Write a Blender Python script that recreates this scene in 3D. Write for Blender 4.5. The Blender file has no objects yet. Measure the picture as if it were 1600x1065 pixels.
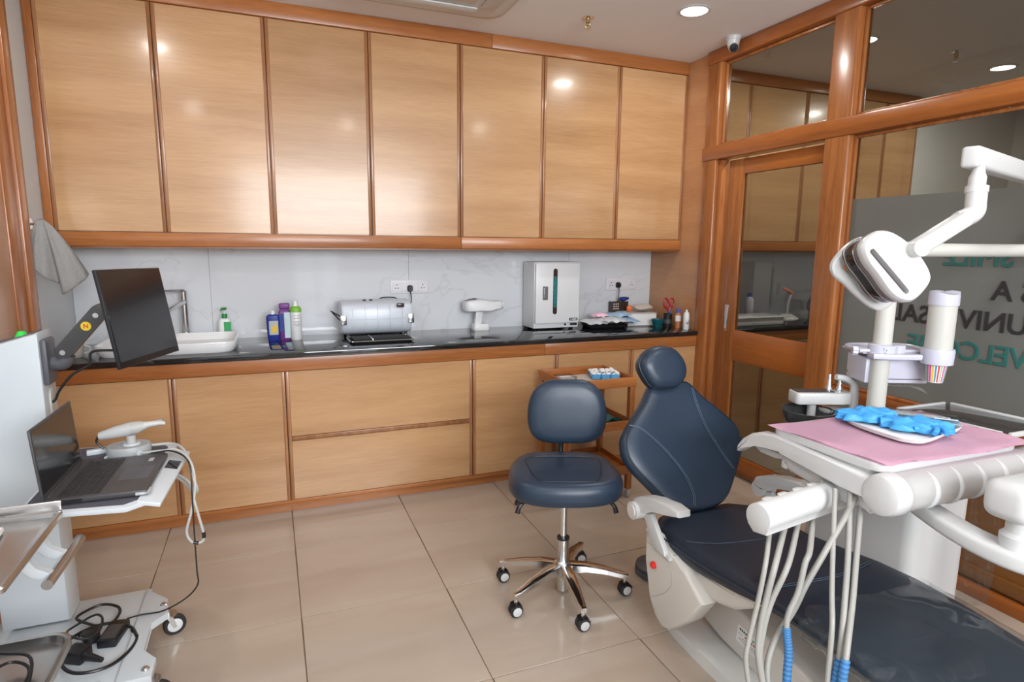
import bpy, bmesh, math, random
from mathutils import Vector, Matrix
random.seed(4)
sc = bpy.context.scene
COL = sc.collection
PI = math.pi

# ------------------------------------------------------------------ camera
cam_d = bpy.data.cameras.new('camera'); cam = bpy.data.objects.new('camera', cam_d); COL.objects.link(cam)
cam_d.sensor_width = 36.0; cam_d.lens = 942.2 / 1600 * 36.0; cam_d.clip_start = 0.02
def cam_matrix(yaw, pitch, roll, loc):
    fwd = Vector((math.sin(yaw)*math.cos(pitch), math.cos(yaw)*math.cos(pitch), -math.sin(pitch)))
    right = Vector((math.cos(yaw), -math.sin(yaw), 0)); up = right.cross(fwd)
    r2 = right*math.cos(roll) + up*math.sin(roll); u2 = -right*math.sin(roll) + up*math.cos(roll)
    return Matrix(((r2.x, u2.x, -fwd.x, loc[0]), (r2.y, u2.y, -fwd.y, loc[1]), (r2.z, u2.z, -fwd.z, loc[2]), (0, 0, 0, 1)))
cam.matrix_world = cam_matrix(0.38153, 0.15744, 0.010154, (0, 0, 1.5))
sc.camera = cam
# ------------------------------------------------------------------ world, light, exposure
w = bpy.data.worlds.new('world'); sc.world = w; w.use_nodes = True
w.node_tree.nodes['Background'].inputs[0].default_value = (0.80, 0.86, 0.95, 1)
w.node_tree.nodes['Background'].inputs[1].default_value = 2.5
sc.view_settings.view_transform = 'Standard'; sc.view_settings.look = 'None'
sc.view_settings.gamma = 1.0; sc.view_settings.use_curve_mapping = False
sc.view_settings.exposure = 0.02
def area_light(name, loc, target, sx, sy, power, color=(1, 1, 1), spread=PI):
    d = bpy.data.lights.new(name, 'AREA'); d.shape = 'RECTANGLE'; d.size = sx; d.size_y = sy
    d.energy = power; d.color = color; d.spread = spread
    o = bpy.data.objects.new(name, d); COL.objects.link(o); o.location = loc
    o.rotation_euler = (Vector(target) - Vector(loc)).to_track_quat('-Z', 'Y').to_euler()
    return o
# added area light at a made-up high window behind the camera
area_light('added_rear_light', (0.95, -1.95, 2.02), (0.95, 3.0, 1.0), 2.6, 0.98, 150, (0.93, 0.965, 1.0))

# ------------------------------------------------------------------ materials
MATS = {}
def new_mat(name):
    m = bpy.data.materials.new(name); m.use_nodes = True; nt = m.node_tree
    b = nt.nodes['Principled BSDF']; MATS[name] = m
    return m, nt, b
def node(nt, t, **kw):
    n = nt.nodes.new(t)
    for k, v in kw.items(): setattr(n, k, v)
    return n
def plain(name, col, rough=0.5, metal=0.0, spec=0.5, vary=0.06, scale=12.0, coat=0.0, bump=0.0, bscale=300, emit=0, alpha=1):
    m, nt, b = new_mat(name)
    tc = node(nt, 'ShaderNodeTexCoord'); no = node(nt, 'ShaderNodeTexNoise'); no.inputs['Scale'].default_value = scale
    no.inputs['Detail'].default_value = 3
    nt.links.new(tc.outputs['Object'], no.inputs['Vector'])
    mx = node(nt, 'ShaderNodeMix', data_type='RGBA')
    mx.inputs['A'].default_value = tuple(c*(1-vary) for c in col)+(1,); mx.inputs['B'].default_value = tuple(min(1, c*(1+vary)) for c in col)+(1,)
    nt.links.new(no.outputs['Fac'], mx.inputs['Factor']); nt.links.new(mx.outputs['Result'], b.inputs['Base Color'])
    b.inputs['Roughness'].default_value = rough; b.inputs['Metallic'].default_value = metal
    b.inputs['Specular IOR Level'].default_value = spec; b.inputs['Coat Weight'].default_value = coat
    if bump:
        n2 = node(nt, 'ShaderNodeTexNoise'); n2.inputs['Scale'].default_value = bscale
        nt.links.new(tc.outputs['Object'], n2.inputs['Vector'])
        bp = node(nt, 'ShaderNodeBump'); bp.inputs['Strength'].default_value = bump; bp.inputs['Distance'].default_value = 0.002
        nt.links.new(n2.outputs['Fac'], bp.inputs['Height']); nt.links.new(bp.outputs['Normal'], b.inputs['Normal'])
    if emit:
        b.inputs['Emission Color'].default_value = tuple(col)+(1,); b.inputs['Emission Strength'].default_value = emit
    b.inputs['Alpha'].default_value = alpha
    return m
def wood(name, dark, light, grain='x', rough=0.28, fine=60, bands=7, coat=0.3):
    m, nt, b = new_mat(name)
    tc = node(nt, 'ShaderNodeTexCoord'); oi = node(nt, 'ShaderNodeObjectInfo')
    off = node(nt, 'ShaderNodeVectorMath', operation='SCALE'); off.inputs[0].default_value = (7.3, 5.1, 9.7)
    nt.links.new(oi.outputs['Random'], off.inputs['Scale'])
    add = node(nt, 'ShaderNodeVectorMath', operation='ADD')
    nt.links.new(tc.outputs['Object'], add.inputs[0]); nt.links.new(off.outputs[0], add.inputs[1])
    def noise(along, across, detail):
        mp = node(nt, 'ShaderNodeMapping')
        s = {'x': (along, across, across), 'y': (across, along, across), 'z': (across, across, along)}[grain]
        mp.inputs['Scale'].default_value = s
        nt.links.new(add.outputs[0], mp.inputs['Vector'])
        n = node(nt, 'ShaderNodeTexNoise'); n.inputs['Scale'].default_value = 1.0; n.inputs['Detail'].default_value = detail
        n.inputs['Roughness'].default_value = 0.55
        nt.links.new(mp.outputs[0], n.inputs['Vector']); return n
    n1 = noise(0.7, bands, 4); n2 = noise(9, fine*4, 2)
    mth = node(nt, 'ShaderNodeMath', operation='MULTIPLY_ADD'); mth.inputs[1].default_value = 0.40
    nt.links.new(n2.outputs['Fac'], mth.inputs[0]); nt.links.new(n1.outputs['Fac'], mth.inputs[2])
    cr = node(nt, 'ShaderNodeValToRGB'); e = cr.color_ramp.elements
    e[0].position = 0.40; e[0].color = dark+(1,); e[1].position = 0.92; e[1].color = light+(1,)
    nt.links.new(mth.outputs[0], cr.inputs['Fac'])
    hs = node(nt, 'ShaderNodeHueSaturation'); mr = node(nt, 'ShaderNodeMapRange')
    mr.inputs['To Min'].default_value = 0.94; mr.inputs['To Max'].default_value = 1.06
    nt.links.new(oi.outputs['Random'], mr.inputs['Value']); nt.links.new(mr.outputs['Result'], hs.inputs['Value'])
    nt.links.new(cr.outputs['Color'], hs.inputs['Color']); nt.links.new(hs.outputs['Color'], b.inputs['Base Color'])
    b.inputs['Roughness'].default_value = rough; b.inputs['Coat Weight'].default_value = coat; b.inputs['Coat Roughness'].default_value = 0.12
    return m
def glass_mat(name, tint, rough=0.0, refl=1.0, haze=0.0, haze_col=(0.3, 0.3, 0.3)):
    m, nt, b = new_mat(name); nt.nodes.remove(b); out = nt.nodes['Material Output']
    tr = node(nt, 'ShaderNodeBsdfTransparent'); tr.inputs[0].default_value = tuple(tint)+(1,)
    gl = node(nt, 'ShaderNodeBsdfGlossy'); gl.inputs['Roughness'].default_value = rough; gl.inputs['Color'].default_value = (refl, refl, refl, 1)
    fr = node(nt, 'ShaderNodeFresnel'); fr.inputs['IOR'].default_value = 1.5
    mx = node(nt, 'ShaderNodeMixShader'); src = tr.outputs[0]
    if haze:
        df = node(nt, 'ShaderNodeBsdfDiffuse'); df.inputs[0].default_value = tuple(haze_col)+(1,)
        m2 = node(nt, 'ShaderNodeMixShader'); m2.inputs[0].default_value = haze
        nt.links.new(tr.outputs[0], m2.inputs[1]); nt.links.new(df.outputs[0], m2.inputs[2]); src = m2.outputs[0]
    ge = node(nt, 'ShaderNodeNewGeometry'); ml = node(nt, 'ShaderNodeMath', operation='MULTIPLY_ADD'); ml.inputs[1].default_value = -1.0; ml.inputs[2].default_value = 1.0
    nt.links.new(ge.outputs['Backfacing'], ml.inputs[0]); mf = node(nt, 'ShaderNodeMath', operation='MULTIPLY')
    nt.links.new(fr.outputs[0], mf.inputs[0]); nt.links.new(ml.outputs[0], mf.inputs[1])
    nt.links.new(mf.outputs[0], mx.inputs[0]); nt.links.new(src, mx.inputs[1]); nt.links.new(gl.outputs[0], mx.inputs[2])
    nt.links.new(mx.outputs[0], out.inputs['Surface'])
    return m
wood('veneer', (0.40, 0.205, 0.085), (0.60, 0.355, 0.175), 'x', 0.27, 60, 7)
wood('veneer_side', (0.42, 0.185, 0.08), (0.58, 0.30, 0.14), 'y', 0.3, 40, 6)
wood('trim_x', (0.27, 0.085, 0.022), (0.50, 0.19, 0.056), 'x', 0.30, 30, 14, 0.15)
wood('trim_y', (0.22, 0.058, 0.010), (0.42, 0.132, 0.026), 'y', 0.30, 30, 14, 0.15)
wood('trim_z', (0.19, 0.055, 0.013), (0.45, 0.165, 0.048), 'z', 0.27, 30, 18, 0.18)
wood('bead_z', (0.22, 0.085, 0.03), (0.42, 0.19, 0.08), 'z', 0.3, 30, 30)
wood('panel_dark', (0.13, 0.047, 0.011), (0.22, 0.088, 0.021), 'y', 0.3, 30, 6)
plain('dark_gap', (0.03, 0.015, 0.008), 0.8)
plain('white_paint', (0.66, 0.66, 0.65), 0.6, vary=0.02)
plain('ceiling_paint', (0.84, 0.845, 0.855), 0.75, vary=0.015)
plain('grey_wall', (0.62, 0.65, 0.67), 0.5, vary=0.03)
plain('white_plastic', (0.58, 0.58, 0.575), 0.28, vary=0.015)
plain('warm_plastic', (0.64, 0.605, 0.555), 0.3, vary=0.015)
plain('ivory_plastic', (0.57, 0.56, 0.515), 0.3, vary=0.015)
plain('lilac_plastic', (0.56, 0.56, 0.65), 0.3, vary=0.02)
plain('grey_plastic', (0.42, 0.43, 0.44), 0.4, vary=0.03)
plain('cart_white', (0.60, 0.64, 0.67), 0.3, vary=0.02)
plain('roller_grey', (0.44, 0.43, 0.42), 0.3, vary=0.02)
plain('counter_white', (0.76, 0.775, 0.79), 0.3, vary=0.015)
plain('base_white_lit', (0.74, 0.74, 0.72), 0.3, vary=0.015)  # white_plastic lightened, in place of light missing on the chair base
plain('hose', (0.32, 0.31, 0.285), 0.4, vary=0.04)
plain('cable_grey', (0.50, 0.50, 0.48), 0.45)
plain('black_plastic', (0.012, 0.012, 0.014), 0.35, vary=0.2)
plain('dark_plastic', (0.035, 0.035, 0.04), 0.45, vary=0.1)
plain('graphite', (0.06, 0.058, 0.06), 0.4, vary=0.08)
plain('slate', (0.09, 0.09, 0.105), 0.45, vary=0.1)
plain('felt', (0.085, 0.08, 0.10), 0.95, vary=0.35, scale=260, bump=0.4)
plain('screen', (0.018, 0.018, 0.02), 0.12, vary=0.1)
plain('key', (0.02, 0.02, 0.022), 0.5)
plain('chrome', (0.70, 0.71, 0.72), 0.16, 1.0, vary=0.02)
plain('brushed_steel', (0.52, 0.51, 0.50), 0.26, 1.0, vary=0.05, scale=40)
plain('steel_painted_sheen', (0.66, 0.71, 0.79), 0.42, 0.15, vary=0.02)  # pale blue base colour stands in for what the steel reflects
plain('brass', (0.55, 0.42, 0.22), 0.3, 1.0)
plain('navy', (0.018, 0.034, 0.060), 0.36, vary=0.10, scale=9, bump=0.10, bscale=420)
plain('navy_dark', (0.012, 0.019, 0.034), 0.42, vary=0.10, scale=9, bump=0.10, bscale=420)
plain('stitch', (0.10, 0.145, 0.21), 0.6)
plain('stitch_dark', (0.045, 0.07, 0.11), 0.6)
plain('tray_black', (0.012, 0.012, 0.013), 0.6, spec=0.25)
plain('rubber', (0.02, 0.02, 0.022), 0.6, vary=0.1)
plain('light_grey_hub', (0.75, 0.76, 0.77), 0.4)
plain('red', (0.75, 0.03, 0.02), 0.3)
plain('dark_red', (0.36, 0.012, 0.025), 0.3)
plain('pink_paper', (0.93, 0.60, 0.76), 0.85, vary=0.03, bump=0.3, bscale=500)
plain('blue_nitrile', (0.05, 0.33, 0.74), 0.5, vary=0.08)
plain('teal_paper', (0.12, 0.50, 0.58), 0.8, vary=0.08)
plain('paper_white', (0.78, 0.77, 0.76), 0.85, vary=0.03)
plain('paper_tan', (0.56, 0.50, 0.45), 0.85, vary=0.03)
plain('blue_tray', (0.10, 0.38, 0.72), 0.4)
plain('cotton', (0.85, 0.84, 0.82), 0.95, vary=0.05)
plain('pouch_blue', (0.36, 0.52, 0.70), 0.35, vary=0.35, scale=40)
plain('pouch_white', (0.66, 0.70, 0.72), 0.3, vary=0.2, scale=40)
plain('towel', (0.60, 0.60, 0.59), 0.98, vary=0.22, scale=160, bump=0.9, bscale=500)
plain('bottle_blue', (0.015, 0.035, 0.26), 0.25, vary=0.1)
plain('label_yellow', (0.80, 0.50, 0.04), 0.5, vary=0.2)
plain('label_grey', (0.42, 0.46, 0.48), 0.5)
plain('purple', (0.16, 0.04, 0.24), 0.4, vary=0.15)
plain('label_aqua', (0.52, 0.66, 0.70), 0.4, vary=0.1)
plain('lime', (0.20, 0.48, 0.05), 0.4)
plain('bottle_green', (0.02, 0.26, 0.06), 0.35)
plain('label_green', (0.03, 0.34, 0.10), 0.4)
plain('ceramic', (0.80, 0.81, 0.82), 0.08, vary=0.01)
plain('teal_glass', (0.006, 0.095, 0.11), 0.1, vary=0.1)
plain('blue_cap', (0.04, 0.12, 0.50), 0.35)
plain('amber', (0.50, 0.20, 0.09), 0.2, vary=0.3)
plain('ink', (0.02, 0.02, 0.02), 0.6)
plain('ink_red', (0.55, 0.06, 0.05), 0.6)
plain('ink_teal', (0.02, 0.13, 0.115), 0.6)
plain('ink_green', (0.05, 0.40, 0.28), 0.6)
plain('orange', (0.75, 0.17, 0.04), 0.5)
plain('yellow', (0.80, 0.55, 0.02), 0.5)
plain('hose_blue', (0.035, 0.15, 0.38), 0.45, vary=0.1)
plain('hose_blue_light', (0.07, 0.23, 0.46), 0.45, vary=0.1)
plain('smoked', (0.05, 0.05, 0.05), 0.08, vary=0.2)
plain('lamp_lens', (0.035, 0.022, 0.018), 0.08, vary=0.3)
plain('lamp_rim', (0.16, 0.14, 0.15), 0.25)
plain('uv_glass', (0.03, 0.19, 0.20), 0.12, vary=0.95, scale=60)
plain('uv_dark', (0.05, 0.03, 0.025), 0.15)
plain('stripe_pink', (0.75, 0.05, 0.25), 0.5); plain('stripe_teal', (0.05, 0.30, 0.40), 0.5); plain('stripe_green', (0.30, 0.50, 0.30), 0.5)
plain('downlight_glow', (1.0, 0.97, 0.93), 0.5, vary=0, emit=14)
plain('green_led', (0.02, 0.5, 0.06), 0.4, emit=0.3)
plain('socket_white', (0.80, 0.79, 0.83), 0.35, vary=0.01)
plain('grout', (0.20, 0.135, 0.085), 0.9)
plain('oldtile', (0.42, 0.345, 0.27), 0.15)
glass_mat('pane_glass', (0.70, 0.71, 0.68))
glass_mat('clear_film', (0.88, 0.90, 0.91), 0.045, 1.0, 0.05, (0.22, 0.27, 0.27))
glass_mat('clear_plastic', (0.80, 0.82, 0.82), 0.05)
glass_mat('frost_film', (0.36, 0.36, 0.34), 0.25, 0.6, 0.50, (0.30, 0.31, 0.29))
glass_mat('tray_glass', (0.55, 0.58, 0.58), 0.1, 0.8, 0.35, (0.09, 0.095, 0.10))
def tile_mat():
    m, nt, b = new_mat('tile'); tc = node(nt, 'ShaderNodeTexCoord'); oi = node(nt, 'ShaderNodeObjectInfo')
    off = node(nt, 'ShaderNodeVectorMath', operation='SCALE'); off.inputs[0].default_value = (17.3, 15.1, 9.7)
    nt.links.new(oi.outputs['Random'], off.inputs['Scale'])
    add = node(nt, 'ShaderNodeVectorMath', operation='ADD'); nt.links.new(tc.outputs['Object'], add.inputs[0]); nt.links.new(off.outputs[0], add.inputs[1])
    mp = node(nt, 'ShaderNodeMapping'); mp.inputs['Scale'].default_value = (0.8, 3.2, 1); mp.inputs['Rotation'].default_value = (0, 0, 0.25)
    nt.links.new(add.outputs[0], mp.inputs['Vector'])
    n = node(nt, 'ShaderNodeTexNoise'); n.inputs['Scale'].default_value = 1.6; n.inputs['Detail'].default_value = 4; n.inputs['Distortion'].default_value = 0.6
    nt.links.new(mp.outputs[0], n.inputs['Vector'])
    cr = node(nt, 'ShaderNodeValToRGB'); e = cr.color_ramp.elements
    e[0].position = 0.30; e[0].color = (0.42, 0.335, 0.265, 1); e[1].position = 0.72; e[1].color = (0.475, 0.395, 0.325, 1)
    nt.links.new(n.outputs['Fac'], cr.inputs['Fac']); nt.links.new(cr.outputs['Color'], b.inputs['Base Color'])
    b.inputs['Roughness'].default_value = 0.13
tile_mat()
def marble_mat():
    m, nt, b = new_mat('marble'); tc = node(nt, 'ShaderNodeTexCoord')
    mp = node(nt, 'ShaderNodeMapping'); mp.inputs['Scale'].default_value = (1.0, 1, 1.7); mp.inputs['Rotation'].default_value = (0, 0.5, 0)
    nt.links.new(tc.outputs['Object'], mp.inputs['Vector'])
    n = node(nt, 'ShaderNodeTexNoise'); n.inputs['Scale'].default_value = 1.1; n.inputs['Detail'].default_value = 5; n.inputs['Distortion'].default_value = 1.2
    nt.links.new(mp.outputs[0], n.inputs['Vector'])
    cr = node(nt, 'ShaderNodeValToRGB'); e = cr.color_ramp.elements
    e[0].position = 0.488; e[0].color = (0.74, 0.765, 0.80, 1); e[1].position = 0.512; e[1].color = (0.74, 0.765, 0.80, 1)
    x = cr.color_ramp.elements.new(0.5); x.color = (0.66, 0.68, 0.71, 1)
    nt.links.new(n.outputs['Fac'], cr.inputs['Fac']); nt.links.new(cr.outputs['Color'], b.inputs['Base Color'])
    b.inputs['Roughness'].default_value = 0.07
marble_mat()
def granite_mat():
    m, nt, b = new_mat('granite'); tc = node(nt, 'ShaderNodeTexCoord')
    n = node(nt, 'ShaderNodeTexNoise'); n.inputs['Scale'].default_value = 420; n.inputs['Detail'].default_value = 2
    nt.links.new(tc.outputs['Object'], n.inputs['Vector'])
    cr = node(nt, 'ShaderNodeValToRGB'); e = cr.color_ramp.elements
    e[0].position = 0.55; e[0].color = (0.010, 0.011, 0.012, 1); e[1].position = 0.75; e[1].color = (0.05, 0.052, 0.055, 1)
    nt.links.new(n.outputs['Fac'], cr.inputs['Fac']); nt.links.new(cr.outputs['Color'], b.inputs['Base Color'])
    b.inputs['Roughness'].default_value = 0.05; b.inputs['Specular IOR Level'].default_value = 0.9
granite_mat()

# ------------------------------------------------------------------ mesh helpers
def newbm(): return bmesh.new()
def xf(bm, verts, M):
    for v in verts: v.co = M @ v.co
def box(bm, x0, x1, y0, y1, z0, z1, bev=0.0, seg=2, M=None):
    r = bmesh.ops.create_cube(bm, size=1.0)
    vs = r['verts']
    for v in vs: v.co = Vector(((x0+x1)/2 + v.co.x*(x1-x0), (y0+y1)/2 + v.co.y*(y1-y0), (z0+z1)/2 + v.co.z*(z1-z0)))
    if bev:
        es = set(); [es.update(v.link_edges) for v in vs]
        r = bmesh.ops.bevel(bm, geom=list(es), offset=bev, segments=seg, profile=0.5, affect='EDGES')
        vs = list({v for f in r['faces'] for v in f.verts} | {v for v in vs if v.is_valid})
    if M is not None: xf(bm, vs, M)
    return bm
def ring_faces(bm, rings, cap0=True, cap1=True, closed=True):
    vv = [[bm.verts.new(p) for p in r] for r in rings]
    n = len(vv[0])
    for a, b in zip(vv, vv[1:]):
        for i in range(n if closed else n-1):
            j = (i+1) % n
            bm.faces.new((a[i], a[j], b[j], b[i]))
    if cap0: bm.faces.new(vv[0][::-1])
    if cap1: bm.faces.new(vv[-1])
    return vv
def frame_for(d):
    d = d.normalized(); u = d.cross(Vector((0, 0, 1)))
    if u.length < 1e-3: u = d.cross(Vector((0, 1, 0)))
    u.normalize(); return u, d.cross(u).normalized()
def cyl(bm, p0, p1, r0, r1=None, n=20, caps=True):
    p0, p1 = Vector(p0), Vector(p1); r1 = r0 if r1 is None else r1
    u, v = frame_for(p1-p0)
    rings = [[p + (u*math.cos(2*PI*i/n) + v*math.sin(2*PI*i/n))*r for i in range(n)] for p, r in ((p0, r0), (p1, r1))]
    ring_faces(bm, rings, caps, caps); return bm
def smooth_pts(pts, k=6, closed=False):
    P = [Vector(p) for p in pts]; n = len(P); out = []
    for i in range(n if closed else n-1):
        p0 = P[(i-1) % n] if (closed or i > 0) else P[0]*2-P[1]
        p1, p2 = P[i], P[(i+1) % n]
        p3 = P[(i+2) % n] if (closed or i+2 < n) else P[-1]*2-P[-2]
        for j in range(k):
            t = j/k
            out.append(0.5*((2*p1) + (p2-p0)*t + (2*p0-5*p1+4*p2-p3)*t*t + (3*p1-p0-3*p2+p3)*t**3))
    if not closed: out.append(P[-1])
    return out
def tube(bm, pts, r, n=8, k=6, smooth=True, caps=True):
    P = smooth_pts(pts, k) if smooth and len(pts) > 2 else [Vector(p) for p in pts]
    rad = r if callable(r) else (lambda t: r)
    u, v = frame_for(P[1]-P[0]); rings = []
    for i, p in enumerate(P):
        d = (P[min(i+1, len(P)-1)] - P[max(i-1, 0)]).normalized()
        u = (u - d*u.dot(d)).normalized(); v = d.cross(u)
        rr = rad(i/(len(P)-1))
        rings.append([p + (u*math.cos(2*PI*j/n) + v*math.sin(2*PI*j/n))*rr for j in range(n)])
    ring_faces(bm, rings, caps, caps); return bm
def lathe(bm, prof, origin=(0, 0, 0), n=28, M=None, cap0=True, cap1=True):
    o = Vector(origin)
    rings = [[Vector((r*math.cos(2*PI*i/n), r*math.sin(2*PI*i/n), z)) for i in range(n)] for r, z in prof]
    if M is not None: rings = [[M @ p for p in r] for r in rings]
    rings = [[p+o for p in r] for r in rings]
    ring_faces(bm, rings, cap0 and prof[0][0] > 1e-5, cap1 and prof[-1][0] > 1e-5)
    return bm
def prism(bm, poly, depth, M=None, bev=0.0, seg=2):
    """poly in local XY, extruded along local +Z, M maps to the scene"""
    a = [bm.verts.new((x, y, 0)) for x, y in poly]; b = [bm.verts.new((x, y, depth)) for x, y in poly]
    n = len(poly); fs = [bm.faces.new(a[::-1]), bm.faces.new(b)]
    for i in range(n): fs.append(bm.faces.new((a[i], a[(i+1) % n], b[(i+1) % n], b[i])))
    vs = a+b
    if bev:
        es = [e for f in fs[:2] for e in f.edges]
        r = bmesh.ops.bevel(bm, geom=list(set(es)), offset=bev, segments=seg, profile=0.5, affect='EDGES')
        vs = list({v for f in r['faces'] for v in f.verts} | {v for v in vs if v.is_valid})
    if M is not None: xf(bm, vs, M)
    return bm
def pad(bm, outline, rings, M=None):
    """cushion: outline (x, y) closed, rings = (scale, height), first and last ring closed by a fan"""
    c = Vector((sum(p[0] for p in outline)/len(outline), sum(p[1] for p in outline)/len(outline), 0))
    R = []
    for s, h in rings:
        R.append([Vector((c.x+(p[0]-c.x)*s, c.y+(p[1]-c.y)*s, h)) for p in outline])
    if M is not None: R = [[M @ p for p in r] for r in R]
    ring_faces(bm, R); return bm
def rrect(w, h, r, k=5, cx=0, cy=0):
    out = []
    for sx, sy, a0 in ((1, 1, 0), (-1, 1, PI/2), (-1, -1, PI), (1, -1, 1.5*PI)):
        for i in range(k+1):
            a = a0+PI/2*i/k
            out.append((cx+sx*(w/2-r)+r*math.cos(a), cy+sy*(h/2-r)+r*math.sin(a)))
    return out
def grid(bm, nx, ny, f):
    V = [[bm.verts.new(f(i/(nx-1), j/(ny-1))) for j in range(ny)] for i in range(nx)]
    for i in range(nx-1):
        for j in range(ny-1): bm.faces.new((V[i][j], V[i+1][j], V[i+1][j+1], V[i][j+1]))
    return bm
def basis(o, u, v, w=None):
    """matrix with columns u, v, w and origin o"""
    u, v = Vector(u), Vector(v); w = Vector(w) if w is not None else u.cross(v)
    return Matrix(((u.x, v.x, w.x, o[0]), (u.y, v.y, w.y, o[1]), (u.z, v.z, w.z, o[2]), (0, 0, 0, 1)))
def finish(me, ang=38):
    bm = bmesh.new(); bm.from_mesh(me)
    bmesh.ops.recalc_face_normals(bm, faces=bm.faces[:])
    for f in bm.faces: f.smooth = True
    for e in bm.edges:
        if len(e.link_faces) == 2 and e.calc_face_angle(0) > math.radians(ang): e.smooth = False
    bm.to_mesh(me); bm.free()
WM = {}
def obj(name, bm, mat, parent=None, world=True, ang=38):
    """links the bmesh as one mesh object; under a parent the mesh moves into the parent's frame"""
    me = bpy.data.meshes.new(name); bm.to_mesh(me); bm.free(); finish(me, ang)
    o = bpy.data.objects.new(name, me); COL.objects.link(o)
    me.materials.append(MATS[mat] if isinstance(mat, str) else mat)
    if parent is not None:
        o.parent = parent
        if world: me.transform(WM[parent.name].inverted())
        WM[o.name] = WM[parent.name].copy()
    else:
        c = sum((Vector(b) for b in o.bound_box), Vector())/8; zmin = min(b[2] for b in o.bound_box)
        loc = Vector((c.x, c.y, zmin)); me.transform(Matrix.Translation(-loc)); o.location = loc
        WM[o.name] = Matrix.Translation(loc)
    return o
def thing(name, label, cat, loc, rz=0.0, group=None):
    o = bpy.data.objects.new(name, None); COL.objects.link(o); o.location = loc; o.rotation_euler = (0, 0, rz)
    o.empty_display_size = 0.05
    WM[o.name] = Matrix.Translation(Vector(loc)) @ Matrix.Rotation(rz, 4, 'Z')
    return tag(o, label, cat, group)
def tag(o, label, cat, group=None, kind=None):
    o['label'] = label; o['category'] = cat
    if group: o['group'] = group
    if kind: o['kind'] = kind
    return o
def struct(name, bm, mat, parent=None):
    o = obj(name, bm, mat, parent)
    if parent is None: o['kind'] = 'structure'
    return o
def B(*a, **k): return box(newbm(), *a, **k)
def Cy(*a, **k): return cyl(newbm(), *a, **k)
def Tu(*a, **k): return tube(newbm(), *a, **k)
def text_bm(body, size, extrude=0.0005, offset=0.0, M=None, align='CENTER', bevel=0.0):
    cu = bpy.data.curves.new('lettering', 'FONT'); cu.body = body; cu.size = size; cu.extrude = extrude; cu.offset = offset
    cu.bevel_depth = bevel; cu.bevel_resolution = 1; cu.align_x = align; cu.align_y = 'CENTER'; cu.resolution_u = 4
    t = bpy.data.objects.new('lettering', cu); COL.objects.link(t)
    dg = bpy.context.evaluated_depsgraph_get(); me = bpy.data.meshes.new_from_object(t.evaluated_get(dg))
    bm = bmesh.new(); bm.from_mesh(me)
    COL.objects.unlink(t); bpy.data.objects.remove(t); bpy.data.curves.remove(cu); bpy.data.meshes.remove(me)
    if M is not None: xf(bm, bm.verts, M)
    return bm
def copy_tree(o, parent=None):
    c = o.copy(); COL.objects.link(c); c.parent = parent
    WM[c.name] = WM[o.name].copy()
    for ch in list(o.children): copy_tree(ch, c)
    return c
# ================================================================== THE ROOM
XL, XR, YB, YR, ZC = -1.03, 2.80, 4.05, -2.0, 2.77
floor = struct('floor', B(XL-0.1, 6.6, YR-0.1, YB+0.1, -0.08, -0.004), 'grout')
def tile_mesh(w, d):
    bm = newbm(); box(bm, 0, w, 0, d, -0.012, 0.0, 0.0012, 1); me = bpy.data.meshes.new('tile'); bm.to_mesh(me); bm.free(); finish(me)
    me.materials.append(MATS['tile']); return me
cache = {}
def lay_tiles(x0, x1, y0, y1):
    i0 = math.floor((x0-0.052)/0.605); j0 = math.floor((y0-2.992)/0.602)
    for i in range(i0, i0+14):
        for j in range(j0, j0+14):
            a0, a1 = max(x0, 0.052+i*0.605+0.002), min(x1, 0.052+(i+1)*0.605-0.002)
            b0, b1 = max(y0, 2.992+j*0.602+0.002), min(y1, 2.992+(j+1)*0.602-0.002)
            if a1-a0 < 0.02 or b1-b0 < 0.02: continue
            k = (round(a1-a0, 3), round(b1-b0, 3))
            if k not in cache: cache[k] = tile_mesh(*k)
            o = bpy.data.objects.new('tile', cache[k]); COL.objects.link(o); o.parent = floor
            o.location = Vector((a0, b0, 0)) - floor.location
lay_tiles(XL, 2.80, YR, 3.50)
lay_tiles(2.87, 6.5, 2.2, 3.50)
struct('ceiling', B(XL-0.1, 6.6, YR-0.1, YB+0.1, ZC, ZC+0.1), 'ceiling_paint')
struct('wall_left', B(XL-0.1, XL, YR, YB, 0, ZC), 'grey_wall')
wb = struct('wall_back', B(XL-0.1, 6.6, YB+0.008, YB+0.12, 0, ZC), 'white_paint')
for x0, x1 in ((XL, -0.335), (-0.335, 0.87), (0.87, 2.075), (2.075, XR)):
    obj('marble_slab', B(x0+0.0008, x1-0.0008, YB, YB+0.008, 0.90, 1.50, 0.0008, 1), 'marble', wb)
for x0, x1 in ((2.85, 4.05), (4.05, 5.19)):
    obj('marble_slab', B(x0+0.0008, x1-0.0008, YB, YB+0.008, 0.90, 1.50, 0.0008, 1), 'marble', wb)
struct('wall_right', B(XR, 2.85, 3.462, YB+0.008, 0, ZC), 'veneer_side')
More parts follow.
